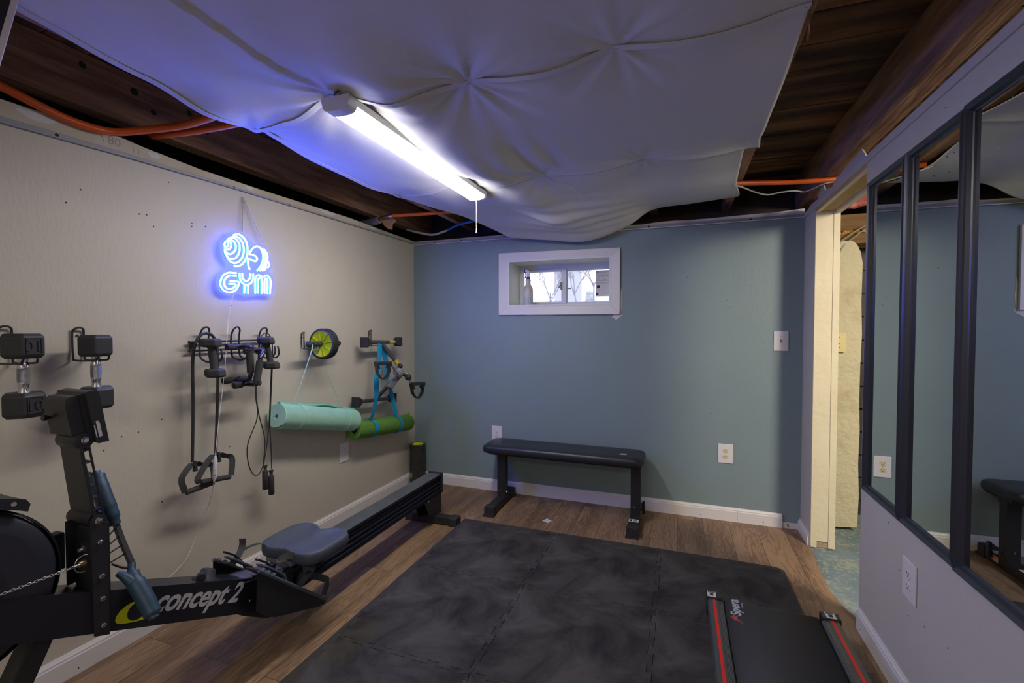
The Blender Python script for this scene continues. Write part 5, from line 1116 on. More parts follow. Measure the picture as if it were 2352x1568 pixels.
b = MB()
for i, (w_, l_) in enumerate([(0.0025, 0.034), (0.0055, 0.044), (0.0020, 0.040)]):
    a_ = 0.020 + i * 0.006; b.add([mon(-1.4574, a_, 0.004), mon(-1.4574, a_ + w_, 0.004), mon(-1.4574, a_ + w_, 0.004 + l_), mon(-1.4574, a_, 0.004 + l_)], [(0, 1, 2, 3)])
b.build('side_print', M_logog, mh)
b = MB(); b.tube([mon(-1.49, 0.030, -0.006), mon(-1.49, 0.036, -0.018), mon(-1.49, 0.046, -0.020), mon(-1.49, 0.050, -0.010)], 0.0025, 8, sub=4); b.build('cable_plug', M_wire, mh)
b = MB(); c_ = mon(-1.545, -0.022, 0.070); b.lathe([(0.004, 0), (0.004, 0.010), (0.008, 0.011), (0.008, 0.018)], c_, (0, -1, 0.1), 10); b.build('rear_clip', M_blackp, mh)
# handle
HP = [(-1.64, 0.846, 0.828), (-1.60, 0.838, 0.765), (-1.575, 0.845, 0.708)]
b = MB(); b.tube([(-1.645, 0.856, 0.822), (-1.638, 0.856, 0.812), (-1.615, 0.853, 0.778), (-1.592, 0.853, 0.738), (-1.572, 0.856, 0.702), (-1.563, 0.858, 0.674)], [0.013, 0.021, 0.0225, 0.0225, 0.020, 0.016], 16, sub=5)
hd = b.build('handle_grip', M_blue_grip, rw)
b = MB(); b.tube([(-1.495, 0.862, 0.568), (-1.478, 0.852, 0.548), (-1.452, 0.850, 0.520), (-1.425, 0.852, 0.488), (-1.395, 0.853, 0.450), (-1.385, 0.852, 0.437)], [0.010, 0.018, 0.0225, 0.0225, 0.0215, 0.013], 16, sub=5); b.tube([(-1.490, 0.822, 0.560), (-1.474, 0.834, 0.546), (-1.455, 0.846, 0.524)], [0.007, 0.018], 12, sub=4); b.build('handle_grip', M_blue_grip, rw)
b = MB()
b.ribbon([(-1.566, 0.862, 0.682), (-1.54, 0.862, 0.634), (-1.495, 0.864, 0.562)], 0.014, 0.012, [(0.6, 0, 0.8)] * 3, sub=3)
b.tube([(-1.515, 0.823, 0.583), (-1.495, 0.842, 0.566), (-1.485, 0.862, 0.560)], 0.0035, 8, sub=3)
for (ax, ay, az), (cx_, cy_, cz) in zip([(-1.558, 0.862, 0.668), (-1.545, 0.866, 0.646), (-1.530, 0.868, 0.622), (-1.515, 0.870, 0.600)], [(-1.545, 0.815, 0.640), (-1.535, 0.815, 0.625), (-1.53, 0.818, 0.607), (-1.52, 0.820, 0.585)]):
    b.tube([(ax, ay, az), (cx_, cy_, cz)], 0.0022, 6)
b.build('handle_lattice', M_black, rw)
b = MB(); pts_ = [Vector((-1.462, 0.300, 0.700)), Vector((-1.452, 0.573, 0.645)), Vector((-1.462, 0.712, 0.640))]
P0, P1_ = Vector((-1.452, 0.40, 0.648)), Vector((-1.457, 0.708, 0.640)); n_l = 44
for i in range(n_l):
    c_ = P0.lerp(P1_, (i + 0.5) / n_l); dd_ = (P1_ - P0).normalized(); s_ = Vector((0, 0, 1)) if i % 2 else Vector((1, 0, 0)); b.tube([c_ + dd_ * (0.0045 * math.cos(q)) + s_ * (0.0030 * math.sin(q)) for q in [k * PI / 4 for k in range(8)]], 0.0011, 5, closed=True)
ch_ = b.build('chain', M_steel, rw)
b = MB(); b.tube([(-1.457, 0.706, 0.640), (-1.462, 0.722, 0.638)], 0.004, 10); b.build('swivel', M_steel, ch_)
b = MB(); b.lathe([(0.0085, 0), (0.0085, 0.014)], (-1.470, 0.724, 0.636), (0, 1, 0), 16); b.build('swivel_nut', M_bronze, ch_)
b = MB(); b.tube([(-1.475, 0.738 + 0.020 * math.cos(a), 0.632 + 0.022 * math.sin(a)) for a in [math.radians(q) for q in range(60, 300, 20)]], 0.0018, 6); b.build('shackle', M_steel, ch_)
# front legs
b = MB(); b.bar((CX, 0.668, 0.500), (CX, 0.452, 0.035), 0.050, 0.050, up=(0, 1, 0)); fl_ = b.build('front_leg', M_blackp, rw, bevel=0.004)
b = MB(); b.box(CX - 0.035, CX + 0.035, 0.635, 0.70, 0.482, 0.490); b.build('leg_flange', M_blackp, fl_)
b = MB(); b.box(CX - 0.28, CX + 0.28, 0.43, 0.48, 0.004, 0.045); b.build('front_foot', M_blackp, rw, bevel=0.004)

# ================================================================== GEAR ON THE LEFT WALL
def hexdb(name, label, x, y, ztop, hw, ht, hl, lean=0.0, cat='dumbbell', group=None, rubber=M_hex, number=None, hr=0.0145, rot=0.0, coated=False):
    """vertical hex dumbbell hanging: head half-width hw, head thickness ht, handle length hl"""
    t = thing(name, label, cat, (x, y, ztop - 2 * ht - hl), group); c = Vector((x, y, 0)); zt = ztop
    def hx(z0, z1, ch):
        m = MB(); pts = [(math.cos(math.radians(30 + 60 * k + rot)), math.sin(math.radians(30 + 60 * k + rot))) for k in range(6)]; vs = []
        for z, f in ((z0, 1 - ch), (z0 + ch * hw, 1), (z1 - ch * hw, 1), (z1, 1 - ch)):
            ly = lean * (zt - z)
            vs += [(x + a * hw * f, y + q * hw * f + ly, z) for a, q in pts]
        fs = [(i * 6 + k, i * 6 + (k + 1) % 6, (i + 1) * 6 + (k + 1) % 6, (i + 1) * 6 + k) for i in range(3) for k in range(6)]
        m.add(vs, fs); m.add(vs[:6], [(5, 4, 3, 2, 1, 0)]); m.add(vs[-6:], [(0, 1, 2, 3, 4, 5)]); return m
    h1 = hx(zt - ht, zt, 0.18).build('hex_head', rubber, t, bevel=0.003); h2 = hx(zt - 2 * ht - hl, zt - ht - hl, 0.18).build('hex_head', rubber, t, bevel=0.003)
    zc = zt - ht - hl / 2; ly = lean * (zt - zc); L = hl / 2 + 0.004
    if coated: pr = [(hr * 1.25, -L), (hr, -L + 0.012), (hr * 1.05, 0), (hr, L - 0.012), (hr * 1.25, L)]
    else: pr = [(hr * 1.05, -L), (hr * 0.82, -L + 0.016), (hr * 0.82, -L + 0.020), (hr * 1.0, -L + 0.030), (hr * 1.02, -L + 0.034), (hr, -L + 0.036), (hr * 1.06, 0), (hr, L - 0.036), (hr * 1.02, L - 0.034), (hr, L - 0.030), (hr * 0.82, L - 0.020), (hr * 0.82, L - 0.016), (hr * 1.05, L)]
    m = MB(); m.lathe(pr, (x, y + ly, zc), (0, lean * -1, 1), 24, cap=False); hn = m.build('handle', rubber if coated else M_chrome, t)
    if not coated: m = MB(); m.lathe([(hr * 1.045, -0.022), (hr * 1.10, 0), (hr * 1.045, 0.022)], (x, y, zc), (0, 0, 1), 24, cap=False); m.build('knurling', M_knurl, hn)
    if number:
        for k, (hh, zz, fl) in enumerate(((h1, zt - ht / 2, -1), (h2, zt - 1.5 * ht - hl, 1))):
            a = math.radians(rot); nn = Vector((math.cos(a), math.sin(a), 0)); ap = hw * math.cos(math.radians(30)); uu_ = Vector((-math.sin(a), math.cos(a), 0)) * fl; vv = Vector((0, 0, 1)) * fl; ce = c + nn * (ap + 0.0002) + Vector((0, 0, zz))
            m = MB(); w_ = hw * 0.36; q_ = ht * 0.30
            for s1, s2, s3, s4 in ((-w_, w_, q_, q_ + 0.002), (-w_, w_, -q_ - 0.002, -q_), (-w_, -w_ + 0.002, -q_, q_), (w_ - 0.002, w_, -q_, q_)):
                m.prism([(s1, s3), (s2, s3), (s2, s4), (s1, s4)], ce, uu_, vv, 0.0022)
            m.build('number_frame', rubber, hh)
            m = MB(); m.text(number, ht * 0.60, ce - uu_ * (hw * 0.02) - vv * (ht * 0.20), uu_, vv, 0.0025, bold=0.0006, align='CENTER'); m.build('number', rubber, hh)
    return t
# wall hooks (round rod hooks)
def hook(name, label, y, z_top, zarm, x_out, w=0.026, r=0.0034, group='black rod hooks on the greige wall', mat_=None, base=True):
    t = thing(name, label, 'wall hook', (LX, y, zarm), group); b = MB(); h = w / 2
    pts = [(x_out, y - h * 0.9, zarm + 0.012), (x_out - 0.006, y - h, zarm + 0.000), (x_out - 0.022, y - h, zarm - 0.008), (LX + 0.020, y - h, zarm - 0.010), (LX + 0.008, y - h, zarm + 0.004), (LX + 0.006, y - h, z_top - h * 1.2), (LX + 0.012, y - h * 0.7, z_top - h * 0.3), (LX + 0.016, y, z_top),
           (LX + 0.012, y + h * 0.7, z_top - h * 0.3), (LX + 0.006, y + h, z_top - h * 1.2), (LX + 0.008, y + h, zarm + 0.004), (LX + 0.020, y + h, zarm - 0.010), (x_out - 0.022, y + h, zarm - 0.008), (x_out - 0.006, y + h, zarm + 0.000), (x_out, y + h * 0.9, zarm + 0.012)]
    b.tube(pts, r, 10, sub=4); b.build('bent_rod', mat_ or M_wire, t)
    if base: b = MB(); b.lathe([(0.005, 0), (0.004, 0.003)], (LX + 0.0005, y, z_top - 0.03), (1, 0, 0), 10); b.build('screw', M_wire, t)
    return t
hook('wall_hook', 'black rod hook holding the ten pound dumbbell at the left edge of the photo', 0.832, 1.262, 1.152, -1.905, 0.036)
hexdb('dumbbell', 'black hex dumbbell marked 10 with chrome handle, leftmost on the wall', -1.948, 0.832, 1.238, 0.0555, 0.078, 0.108, number='10', rot=7, group='large hex dumbbells hung on the wall')
hook('wall_hook', 'black rod hook holding the hex dumbbell behind the rower monitor', 1.026, 1.258, 1.150, -1.905, 0.034)
hexdb('dumbbell', 'black hex dumbbell with chrome handle, hanging behind the rower monitor', -1.948, 1.024, 1.232, 0.0530, 0.076, 0.108, rot=2, group='large hex dumbbells hung on the wall')
# hook rail
rk = thing('hook_rail', 'black two-bar wall rail carrying three rod hooks', 'hook rail', (LX, 1.62, 1.17))
for z in (1.196, 1.156):
    b = MB(); b.tube([(-2.036, 1.418, z), (-2.036, 1.835, z)], 0.0046, 10)
    for y in (1.418, 1.835): b.sphere((-2.036, y, z), 0.0062, seg=8)
    bar_ = b.build('rail_bar', M_wire, rk)
for y in (1.435, 1.82):
    b = MB(); b.box(LX + 0.0005, LX + 0.017, y - 0.006, y + 0.006, 1.150, 1.202); b.build('wall_bracket', M_wire, rk, bevel=0.001)
for y, z_, nm in ((1.478, 1.262, 'leftmost'), (1.633, 1.264, 'middle'), (1.790, 1.260, 'right')):
    t = thing('rail_hook', 'black double rod hook, %s of the three on the two-bar rail' % nm, 'wall hook', (-2.03, y, 1.17), 'rod hooks on the two-bar rail')
    b = MB(); h = 0.021; X0 = -2.026
    b.tube([(-1.935, y - 0.010, 1.165), (-1.930, y - 0.012, 1.135), (-1.945, y - 0.016, 1.112), (-1.975, y - h, 1.106), (-2.015, y - h, 1.118), (X0, y - h, 1.145), (X0, y - h, 1.215), (-2.015, y - h * .8, 1.250), (-2.010, y, z_), (-2.015, y + h * .8, 1.250), (X0, y + h, 1.215), (X0, y + h, 1.145), (-2.015, y + h, 1.118), (-1.975, y + h, 1.106), (-1.945, y + 0.016, 1.112), (-1.930, y + 0.012, 1.135), (-1.935, y + 0.010, 1.165)], 0.0042, 10, sub=5); b.build('bent_rod', M_wire, t)
hexdb('dumbbell', 'small all-black dumbbell hanging from the leftmost hook of the rail', -1.925, 1.432, 1.212, 0.042, 0.038, 0.096, lean=0.13, rubber=M_neo, hr=0.0150, coated=True, rot=14, group='small black dumbbells on the hook rail')
hexdb('dumbbell', 'small all-black dumbbell hanging from the right hook of the rail', -1.925, 1.715, 1.214, 0.040, 0.036, 0.088, lean=0.24, rubber=M_neo, hr=0.0140, coated=True, rot=14, group='small black dumbbells on the hook rail')
# push-up bars
def pushup(label, xf, f1, f2, xg, g1, g2):
    t = thing('push_up_bar', label, 'push-up bar', (xf, (f1[0] + f1[2]) / 2, f2[1]), 'pair of black push-up bars'); ctr = []
    for (ya, za, yb) in (f1, f2):
        b = MB(); b.tube([(xf, ya + 0.01, za), (xf, yb - 0.01, za + 0.003)], 0.0105, 14); ft = b.build('foot_tube', M_blackm, t); ctr.append(((ya + yb) / 2, za))
        for yy_, s_ in ((ya, 1), (yb, -1)):
            b = MB(); b.lathe([(0.0135, 0), (0.015, 0.002), (0.015, 0.040), (0.0135, 0.042)], (xf, yy_, za), (0, s_, 0.02), 16); b.build('rubber_sleeve', M_foam, ft)
    b = MB(); (ca, za), (cb, zb_) = ctr
    b.tube([(xf, ca, za), (xf + 0.05, ca, za + 0.004), (xg - 0.012, ca * .5 + g1[0] * .5, za - 0.002), (xg, g1[0], g1[1] + 0.012), (xg, g1[0], g1[1]), (xg, g2[0], g2[1]), (xg - 0.002, g2[0], g2[1] - 0.014), (xg - 0.03, cb * .5 + g2[0] * .5, zb_ + 0.002), (xf, cb, zb_)], 0.0098, 14, sub=5); hd_ = b.build('tube_frame', M_blackm, t)
    b = MB(); b.tube([(xg, *g1), (xg, *g2)], [0.0155, 0.0155], 18); b.build('foam_grip', M_foam, t)
pushup('black push-up bar hanging closest to the wall on the middle rail hook', -1.985, (1.555, 1.168, 1.690), (1.535, 1.012, 1.655), -1.865, (1.576, 1.150), (1.580, 1.052))
pushup('black push-up bar hanging in front of its twin on the middle rail hook', -1.925, (1.600, 1.148, 1.705), (1.540, 0.992, 1.680), -1.822, (1.594, 1.106), (1.574, 1.014))
# resistance tube
rt_ = thing('resistance_band', 'black exercise tube with two looped foam handles, draped over the left rail hook', 'resistance band', (-1.97, 1.45, 0.55))
b = MB(); b.tube([(-1.985, 1.386, 0.675), (-1.985, 1.393, 0.885), (-1.980, 1.392, 1.113), (-1.98, 1.402, 1.180), (-1.98, 1.425, 1.222), (-1.98, 1.455, 1.234), (-1.98, 1.484, 1.222), (-1.982, 1.505, 1.175), (-1.985, 1.510, 1.036), (-1.985, 1.502, 0.848), (-1.970, 1.482, 0.690)], 0.0062, 12, sub=6); b.build('elastic_tube', M_rubber, rt_)
for (xa, apex, l1, l2, g1, g2, lb) in [(-1.965, (1.384, 0.668), (1.362, 0.672), (1.330, 0.612), (1.340, 0.560), (1.450, 0.570), 0), (-1.945, (1.478, 0.685), (1.440, 0.690), (1.385, 0.600), (1.392, 0.590), (1.515, 0.578), 1)]:
    b = MB(); ap = Vector((xa, *apex)); G1 = Vector((xa + 0.005, *g1)); G2 = Vector((xa + 0.02, *g2)); wd = (0.5, 0.85, 0.1)
    mid1 = Vector((xa, l2[0] - 0.004, l2[1] + 0.01)); q2 = ap.lerp(G2, 0.45) + Vector((0.0, 0.040, 0.02))
    b.ribbon([ap + Vector((0, -0.006, 0.004)), Vector((xa, l1[0], l1[1] - 0.006)), mid1, G1 + Vector((0, -0.004, 0.0))], 0.024, 0.003, wd, sub=5)
    b.ribbon([ap + Vector((0, 0.006, 0.004)), ap + Vector((0, 0.026, -0.008)), q2, G2 + Vector((0, 0.006, 0.004))], 0.024, 0.003, wd, sub=5); b.build('webbing_loop', M_web, rt_)
    b = MB(); b.tube([G1, G2], 0.0115, 14); b.build('foam_grip', M_foam, rt_)
    b = MB(); b.tube([ap + Vector((0, 0, 0.014)), ap + Vector((0, 0, -0.030))], [0.006, 0.010], 12); b.build('tube_plug', M_rubber, rt_)
# jump rope
jr = thing('jump_rope', 'thin black jump rope with foam handles, looped over the right rail hook', 'jump rope', (-1.98, 1.77, 0.4))
b = MB(); b.tube([(-1.985, 1.748, 0.575), (-1.985, 1.758, 0.688), (-1.985, 1.724, 0.828), (-1.985, 1.711, 0.939), (-1.985, 1.723, 1.025), (-1.985, 1.728, 1.150), (-1.985, 1.740, 1.205), (-1.985, 1.765, 1.232), (-1.985, 1.795, 1.222), (-1.985, 1.812, 1.17), (-1.982, 1.798, 1.0), (-1.982, 1.784, 0.794), (-1.98, 1.762, 0.640), (-1.98, 1.730, 0.539), (-1.98, 1.690, 0.528), (-1.98, 1.658, 0.590), (-1.98, 1.655, 0.690), (-1.98, 1.712, 0.815), (-1.98, 1.701, 0.94), (-1.98, 1.722, 1.03), (-1.978, 1.735, 1.15), (-1.977, 1.765, 1.212), (-1.977, 1.800, 1.20), (-1.978, 1.806, 1.10), (-1.978, 1.796, 0.95), (-1.978, 1.784, 0.760), (-1.978, 1.790, 0.62), (-1.975, 1.788, 0.53)], 0.0026, 8, sub=5); b.build('cord', M_rubber, jr)
for y, z0_, z1_ in ((1.749, 0.437, 0.560), (1.785, 0.398, 0.524)):
    b = MB(); b.lathe([(0.010, z0_), (0.0145, z0_ + 0.003), (0.0145, z1_ - 0.030), (0.0135, z1_ - 0.028), (0.0075, z1_ - 0.026), (0.008, z1_ - 0.010), (0.0125, z1_ - 0.002), (0.0125, z1_)], (-1.975, y, 0), (0, 0, 1), 18); b.build('handle', M_foam, jr)
# ab wheel
aw = thing('ab_wheel', 'lime yellow and black ab roller wheel hung on its hook', 'ab wheel', (-1.94, 2.13, 1.168))
ax = Vector((0.03, -0.9995, 0)).normalized(); wc = Vector((-1.940, 2.132, 1.168))
for off in (-0.014, 0.014):
    b = MB(); c_ = wc + ax * off
    b.lathe([(0.074, -0.011), (0.083, -0.0115), (0.0865, -0.008), (0.0865, 0.008), (0.083, 0.0115), (0.074, 0.011)], c_, ax, 56, cap=False)
    u0 = Vector((0, 0, 1)); w0 = ax.cross(u0)
    for k in range(44):
        a = 2 * PI * k / 44; dr = u0 * math.cos(a) + w0 * math.sin(a); tg = u0 * -math.sin(a) + w0 * math.cos(a)
        b.bar(c_ + dr * 0.087 - ax * 0.009, c_ + dr * 0.087 + ax * 0.009, 0.0055, 0.0032, up=dr)
    tr = b.build('rubber_tread', M_rubber, aw)
    b = MB(); b.lathe([(0.0, 0.004), (0.018, 0.004), (0.020, 0.010), (0.066, 0.002), (0.072, 0.009), (0.0755, 0.0115), (0.0755, -0.0115), (0.072, -0.009), (0.066, -0.002), (0.020, -0.010), (0.0, -0.010)], c_, ax, 48, cap=False)
    for k in range(8):
        a = 2 * PI * (k + .3) / 8; dr = u0 * math.cos(a) + w0 * math.sin(a); b.bar(c_ + dr * 0.018 + ax * 0.008, c_ + dr * 0.072 + ax * 0.006, 0.003, 0.007, up=ax); b.bar(c_ + dr * 0.018 - ax * 0.008, c_ + dr * 0.072 - ax * 0.006, 0.003, 0.007, up=ax)
    b.build('wheel_disc', M_yellow, aw)
for s_ in (1, -1):
    b = MB(); b.lathe([(0.012, 0.026), (0.0155, 0.030), (0.0155, 0.050), (0.0140, 0.052), (0.0140, 0.060), (0.0155, 0.062), (0.0155, 0.082), (0.014, 0.084), (0.014, 0.092), (0.0155, 0.094), (0.0158, 0.128), (0.012, 0.133), (0.005, 0.134)], wc, ax * s_, 18); b.build('handle_grip', M_rubber, aw)
hook('wall_hook', 'black rod hook carrying the ab wheel', 2.085, 1.236, 1.150, -1.955, 0.020, r=0.0028)
# mint mat
def rollmat(m, c0, c1, R, turns, th, start=0.0, n=26, up=Vector((0, 0, 1)), squash=1.0):
    """spiral rolled mat between the end centres"""
    c0 = Vector(c0); c1 = Vector(c1); ax = (c1 - c0).normalized(); u = (up - ax * up.dot(ax)).normalized(); w = ax.cross(u)
    N = int(turns * n); outer = []; inner = []
    for i in range(N + 1):
        a = start + 2 * PI * turns * i / N; r = R - th * 1.12 * turns * (1 - i / N); outer.append((r * math.cos(a) * squash, r * math.sin(a))); inner.append(((r - th) * math.cos(a) * squash, (r - th) * math.sin(a)))
    vs = []
    for c in (c0, c1): vs += [c + u * p + w * q for p, q in outer] + [c + u * p + w * q for p, q in inner]
    k = N + 1; fs = []
    for i in range(N):
        fs += [(i, i + 1, 2 * k + i + 1, 2 * k + i), (k + i + 1, k + i, 3 * k + i, 3 * k + i + 1), (i + 1, i, k + i, k + i + 1), (2 * k + i, 2 * k + i + 1, 3 * k + i + 1, 3 * k + i)]
    fs += [(N, 2 * k + N, 3 * k + N, k + N), (0, k, 3 * k, 2 * k)]
    return m.add(vs, fs, False)
mm = thing('yoga_mat', 'rolled pale mint yoga mat hanging by a thin string', 'yoga mat', (-1.97, 2.11, 0.73))
E0, E1 = Vector((-1.975, 1.822, 0.800)), Vector((-1.970, 2.412, 0.668))
b = MB(); rollmat(b, E0, E1, 0.067, 6.6, 0.0068, start=-0.2 - 0.4 * PI); b.build('rolled_foam', M_mint, mm)
# lifted flap along the top
axm = (E1 - E0).normalized(); upm = Vector((0, 0, 1)) - axm * axm.z; upm.normalize(); wm = axm.cross(upm)
if wm.x < 0: wm = -wm
def flap(u, v):
    c_ = E0.lerp(E1, u); lift = 0.005 + 0.020 * math.exp(-((u - 0.58) / 0.16) ** 2) * v; a = math.radians(-28 + 62 * v)
    return c_ + upm * ((0.068 + lift) * math.cos(a)) + wm * ((0.068 + lift) * -math.sin(a)) * -1 if False else c_ + upm * ((0.0685 + lift) * math.cos(a)) - wm * ((0.0685 + lift) * math.sin(a)) * 0.2 - wm * 0.012 + wm * 0.030 * v
def ribs(m, c0, c1, R, n, th):
    ax = (c1 - c0).normalized(); u = (Vector((0, 0, 1)) - ax * ax.z).normalized(); w = ax.cross(u); 
    for k in range(n):
        a = 2 * PI * k / n; d = u * math.cos(a) + w * math.sin(a); m.bar(c0 + d * R + ax * 0.004, c1 + d * R - ax * 0.004, th, 0.0012, up=d)
b = MB(); ribs(b, E0, E1, 0.0668, 84, 0.0026); b.build('surface_ribs', M_mint, mm)
b = MB(); b.grid(flap, 40, 6); b.build('loose_edge', M_mint2, mm, solid=0.004)
st_ = MB()
A_ = [(-1.918, 2.020, 1.155), (-1.935, 1.97, 1.00), (-1.962, 1.925, 0.848)]
st_.tube([(-1.940, 2.030, 1.163), A_[0], A_[1], A_[2]], 0.0026, 8, sub=4); st_.tube([(-1.935, 2.120, 1.086), (-1.945, 2.20, 0.93), (-1.96, 2.300, 0.765)], 0.0026, 8, sub=4)
for yy_ in (1.925, 2.300):
    f = (yy_ - 1.80) / 0.605; c_ = E0.lerp(E1, f); st_.tube([c_ + (upm * math.cos(a) + wm * math.sin(a)) * 0.0700 + axm * (0.006 * math.sin(a)) for a in [k * PI / 14 for k in range(28)]], 0.0017, 6, closed=True)
    st_.sphere(c_ + upm * 0.073 + wm * 0.01, 0.0045, seg=8)
st_.build('carry_string', M_string, mm)
# green mat
gm = thing('yoga_mat', 'rolled grass green yoga mat hanging in blue straps near the corner', 'yoga mat', (-1.985, 2.78, 0.57))
G0, G1 = Vector((-1.988, 2.440, 0.597)), Vector((-1.990, 3.085, 0.524))
b = MB(); rollmat(b, G0, G1, 0.061, 4.6, 0.0058, start=PI * 0.55); b.build('rolled_foam', M_green, gm)
b = MB(); ribs(b, G0, G1, 0.0608, 72, 0.0026); b.build('surface_ribs', M_green, gm)
axg = (G1 - G0).normalized(); upg = (Vector((0, 0, 1)) - axg * axg.z).normalized(); wg = axg.cross(upg); wg = wg if wg.x > 0 else -wg
b = MB(); cg = G1 + upg * 0.060; b.prism([(-0.09, -0.002), (0.0, -0.002), (0.004, 0.016), (-0.03, 0.006), (-0.09, 0.002)], cg - wg * 0.004, axg, upg, 0.006); b.build('loose_corner', M_green, gm)
sp2 = thing('carry_strap', 'bright blue webbing strap looped over the pedal exerciser, carrying the green mat', 'strap', (-1.93, 2.75, 0.9))
def strap_band(yc):
    f = (yc - 2.44) / 0.645; c_ = G0.lerp(G1, f); b = MB(); n = 28; pts = [c_ + (upg * math.cos(a) + wg * math.sin(a)) * 0.0635 + axg * (0.020 * math.sin(a)) for a in [2 * PI * k / n for k in range(n + 1)]]
    b.ribbon(pts, 0.034, 0.0018, axg); b.build('band', M_cyan, sp2); return c_
ca_ = strap_band(2.590); cb_ = strap_band(2.890)
b = MB(); b.ribbon([(-1.935, 2.655, 1.155), (-1.925, 2.630, 1.00), (-1.925, 2.600, 0.925), (-1.925, 2.600, 0.82), (-1.93, 2.575, 0.70), (-1.945, 2.568, 0.655)], 0.036, 0.0016, [(0.2, 1, 0.1), (0.1, 1, 0.1), (0.9, 0.4, 0), (0.3, 1, 0), (0, 1, 0.1), (0, 1, 0.1)], sub=6); b.build('long_strap', M_cyan, sp2)
b = MB(); b.ribbon([(-1.965, 2.725, 1.150), (-1.975, 2.775, 1.03), (-1.98, 2.80, 0.93), (-1.98, 2.835, 0.82), (-1.97, 2.865, 0.70), (-1.965, 2.885, 0.615)], 0.034, 0.0016, [(0.3, 1, 0.1), (0.9, 0.6, 0.1), (0.6, 0.9, 0), (0.2, 1, 0), (0.7, 0.7, 0), (0.9, 0.3, 0.1)], sub=6); b.build('long_strap', M_cyan, sp2)
for c_ in (ca_, cb_):
    b = MB(); o2 = c_ + upg * 0.068 + wg * 0.012; b.tube([o2 + axg * (0.013 * math.cos(a)) + wg * (0.007 * math.sin(a)) for a in [k * PI / 6 for k in range(12)]], 0.0018, 6, closed=True); b.build('d_ring', M_steel, sp2)
# pedal exerciser
pe = thing('pedal_exerciser', 'folded grey mini pedal exerciser with black pedals hanging on a hook by the corner', 'pedal exerciser', (-1.95, 2.75, 0.95))
def foot_cap(p, d):
    p = Vector(p); d = Vector(d).normalized(); b = MB(); b.bar(p - d * 0.006, p + d * 0.040, 0.030, 0.030, up=(0, 0, 1), w2=0.058, h2=0.068); b.bar(p + d * 0.040, p + d * 0.054, 0.058, 0.068, up=(0, 0, 1)); return b.build('rubber_foot', M_rubber, pe, bevel=0.003)
b = MB(); b.tube([(-1.965, 2.560, 1.166), (-1.965, 2.885, 1.160)], 0.0125, 16); tb_ = b.build('cross_bar', M_paintsteel, pe)
b = MB(); b.tube([(-1.965, 2.80, 1.1615), (-1.965, 2.862, 1.1605)], 0.0131, 16); b.build('caution_sticker', M_warn, tb_)
b = MB(); b.tube([(-1.965, 2.615, 1.165), (-1.965, 2.725, 1.163)], 0.0150, 16); b.build('joint_sleeve', M_paintsteel, tb_)
foot_cap((-1.965, 2.572, 1.166), (0, -1, 0.0)); foot_cap((-1.965, 2.878, 1.160), (0, 1, 0))
b = MB(); b.tube([(-2.0, 2.515, 0.770), (-2.0, 2.860, 0.745)], 0.0125, 16); b.build('cross_bar', M_paintsteel, pe)
foot_cap((-2.0, 2.525, 0.769), (0, -1, 0.05)); foot_cap((-2.0, 2.852, 0.746), (0, 1, -0.05))
b = MB(); b.bar((-1.962, 2.716, 1.158), (-1.905, 2.850, 0.975), 0.026, 0.018, up=(1, 0, 0)); b.build('folding_leg', M_paintsteel, pe, bevel=0.005)
b = MB(); b.bar((-1.918, 2.806, 1.030), (-1.911, 2.826, 1.004), 0.0275, 0.0195, up=(1, 0, 0)); b.build('caution_sticker', M_warn, pe)
b = MB(); b.bar((-1.995, 2.690, 0.765), (-1.925, 2.765, 0.875), 0.026, 0.020, up=(1, 0, 0)); b.build('folding_leg', M_paintsteel, pe, bevel=0.005)
hc = Vector((-1.885, 2.800, 0.945))
b = MB(); b.lathe([(0.030, -0.032), (0.036, -0.028), (0.038, 0), (0.036, 0.028), (0.024, 0.034), (0.018, 0.040)], hc, (0.55, -0.83, 0), 28); b.prism([(-0.030, -0.028), (0.012, -0.046), (0.034, -0.030), (0.048, 0.0), (0.030, 0.030), (-0.020, 0.056), (-0.040, 0.040)], hc - Vector((0.02, 0, 0)), (0, 1, 0), (0, 0, 1), 0.030); hb2 = b.build('hub_housing', M_greyp, pe, bevel=0.004)
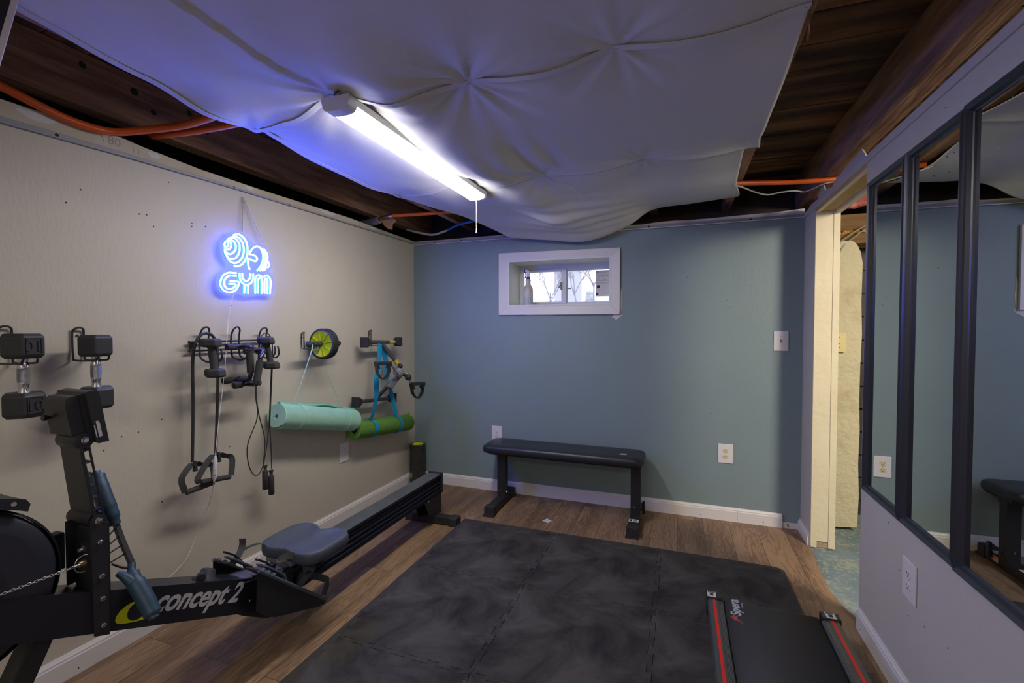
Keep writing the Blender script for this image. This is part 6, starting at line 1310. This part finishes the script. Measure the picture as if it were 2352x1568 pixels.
b = MB(); b.prism([(-0.10, -0.090), (-0.060, -0.112), (0.000, -0.068), (0.026, -0.050), (0.012, -0.016), (-0.036, -0.014)], hc - Vector((0.032, 0.012, 0)), (0, 1, 0), (0, 0, 1), 0.034); b.build('hinge_clamp', M_greyp, pe, bevel=0.004)
b = MB(); b.sphere((-1.862, 2.792, 0.992), 0.017, seg=14); b.tube([(-1.885, 2.80, 0.975), (-1.862, 2.792, 0.992)], 0.006, 10); b.build('clamp_knob', M_black, pe)
b = MB(); b.sphere((-1.812, 2.812, 0.912), 0.024, seg=16); b.tube([(-1.86, 2.82, 0.93), (-1.812, 2.812, 0.912)], 0.010, 10); b.build('tension_knob', M_black, pe)
def pedal(c, lab, crank):
    c = Vector(c); u = Vector((0.45, 0.89, -0.03)).normalized(); z = Vector((0, 0, 1)); b = MB()
    b.bar(c - u * 0.052, c + u * 0.052, 0.052, 0.020, up=z); b.bar(c - u * 0.050 + z * 0.004, c - u * 0.036 - z * 0.036, 0.05, 0.014, up=z); b.bar(c + u * 0.050 + z * 0.004, c + u * 0.036 - z * 0.036, 0.05, 0.014, up=z); p_ = b.build('pedal', M_black, pe, bevel=0.003)
    b = MB(); b.ribbon([c - u * 0.046 - z * 0.005, c - u * 0.040 - z * 0.060, c - u * 0.012 - z * 0.100, c + u * 0.012 - z * 0.100, c + u * 0.040 - z * 0.060, c + u * 0.046 - z * 0.005], 0.042, 0.003, Vector((0.89, -0.45, 0)), sub=6); b.build('pedal_strap', M_black, p_)
    b = MB(); b.tube(crank, 0.0052, 10, sub=4); b.build('crank', M_steel, pe)
pedal((-1.808, 2.512, 1.033), '', [hc + Vector((0.03, -0.045, 0)), Vector((-1.848, 2.735, 0.940)), Vector((-1.830, 2.660, 0.985)), Vector((-1.800, 2.585, 1.035))])
pedal((-1.752, 2.835, 0.866), '', [hc + Vector((0.01, 0.02, 0)), Vector((-1.83, 2.84, 0.93)), Vector((-1.80, 2.82, 0.90)), Vector((-1.775, 2.775, 0.875))])
hook('wall_hook', 'dark rod hook holding the pedal exerciser near the corner', 2.700, 1.248, 1.148, -1.950, 0.024, r=0.0028)
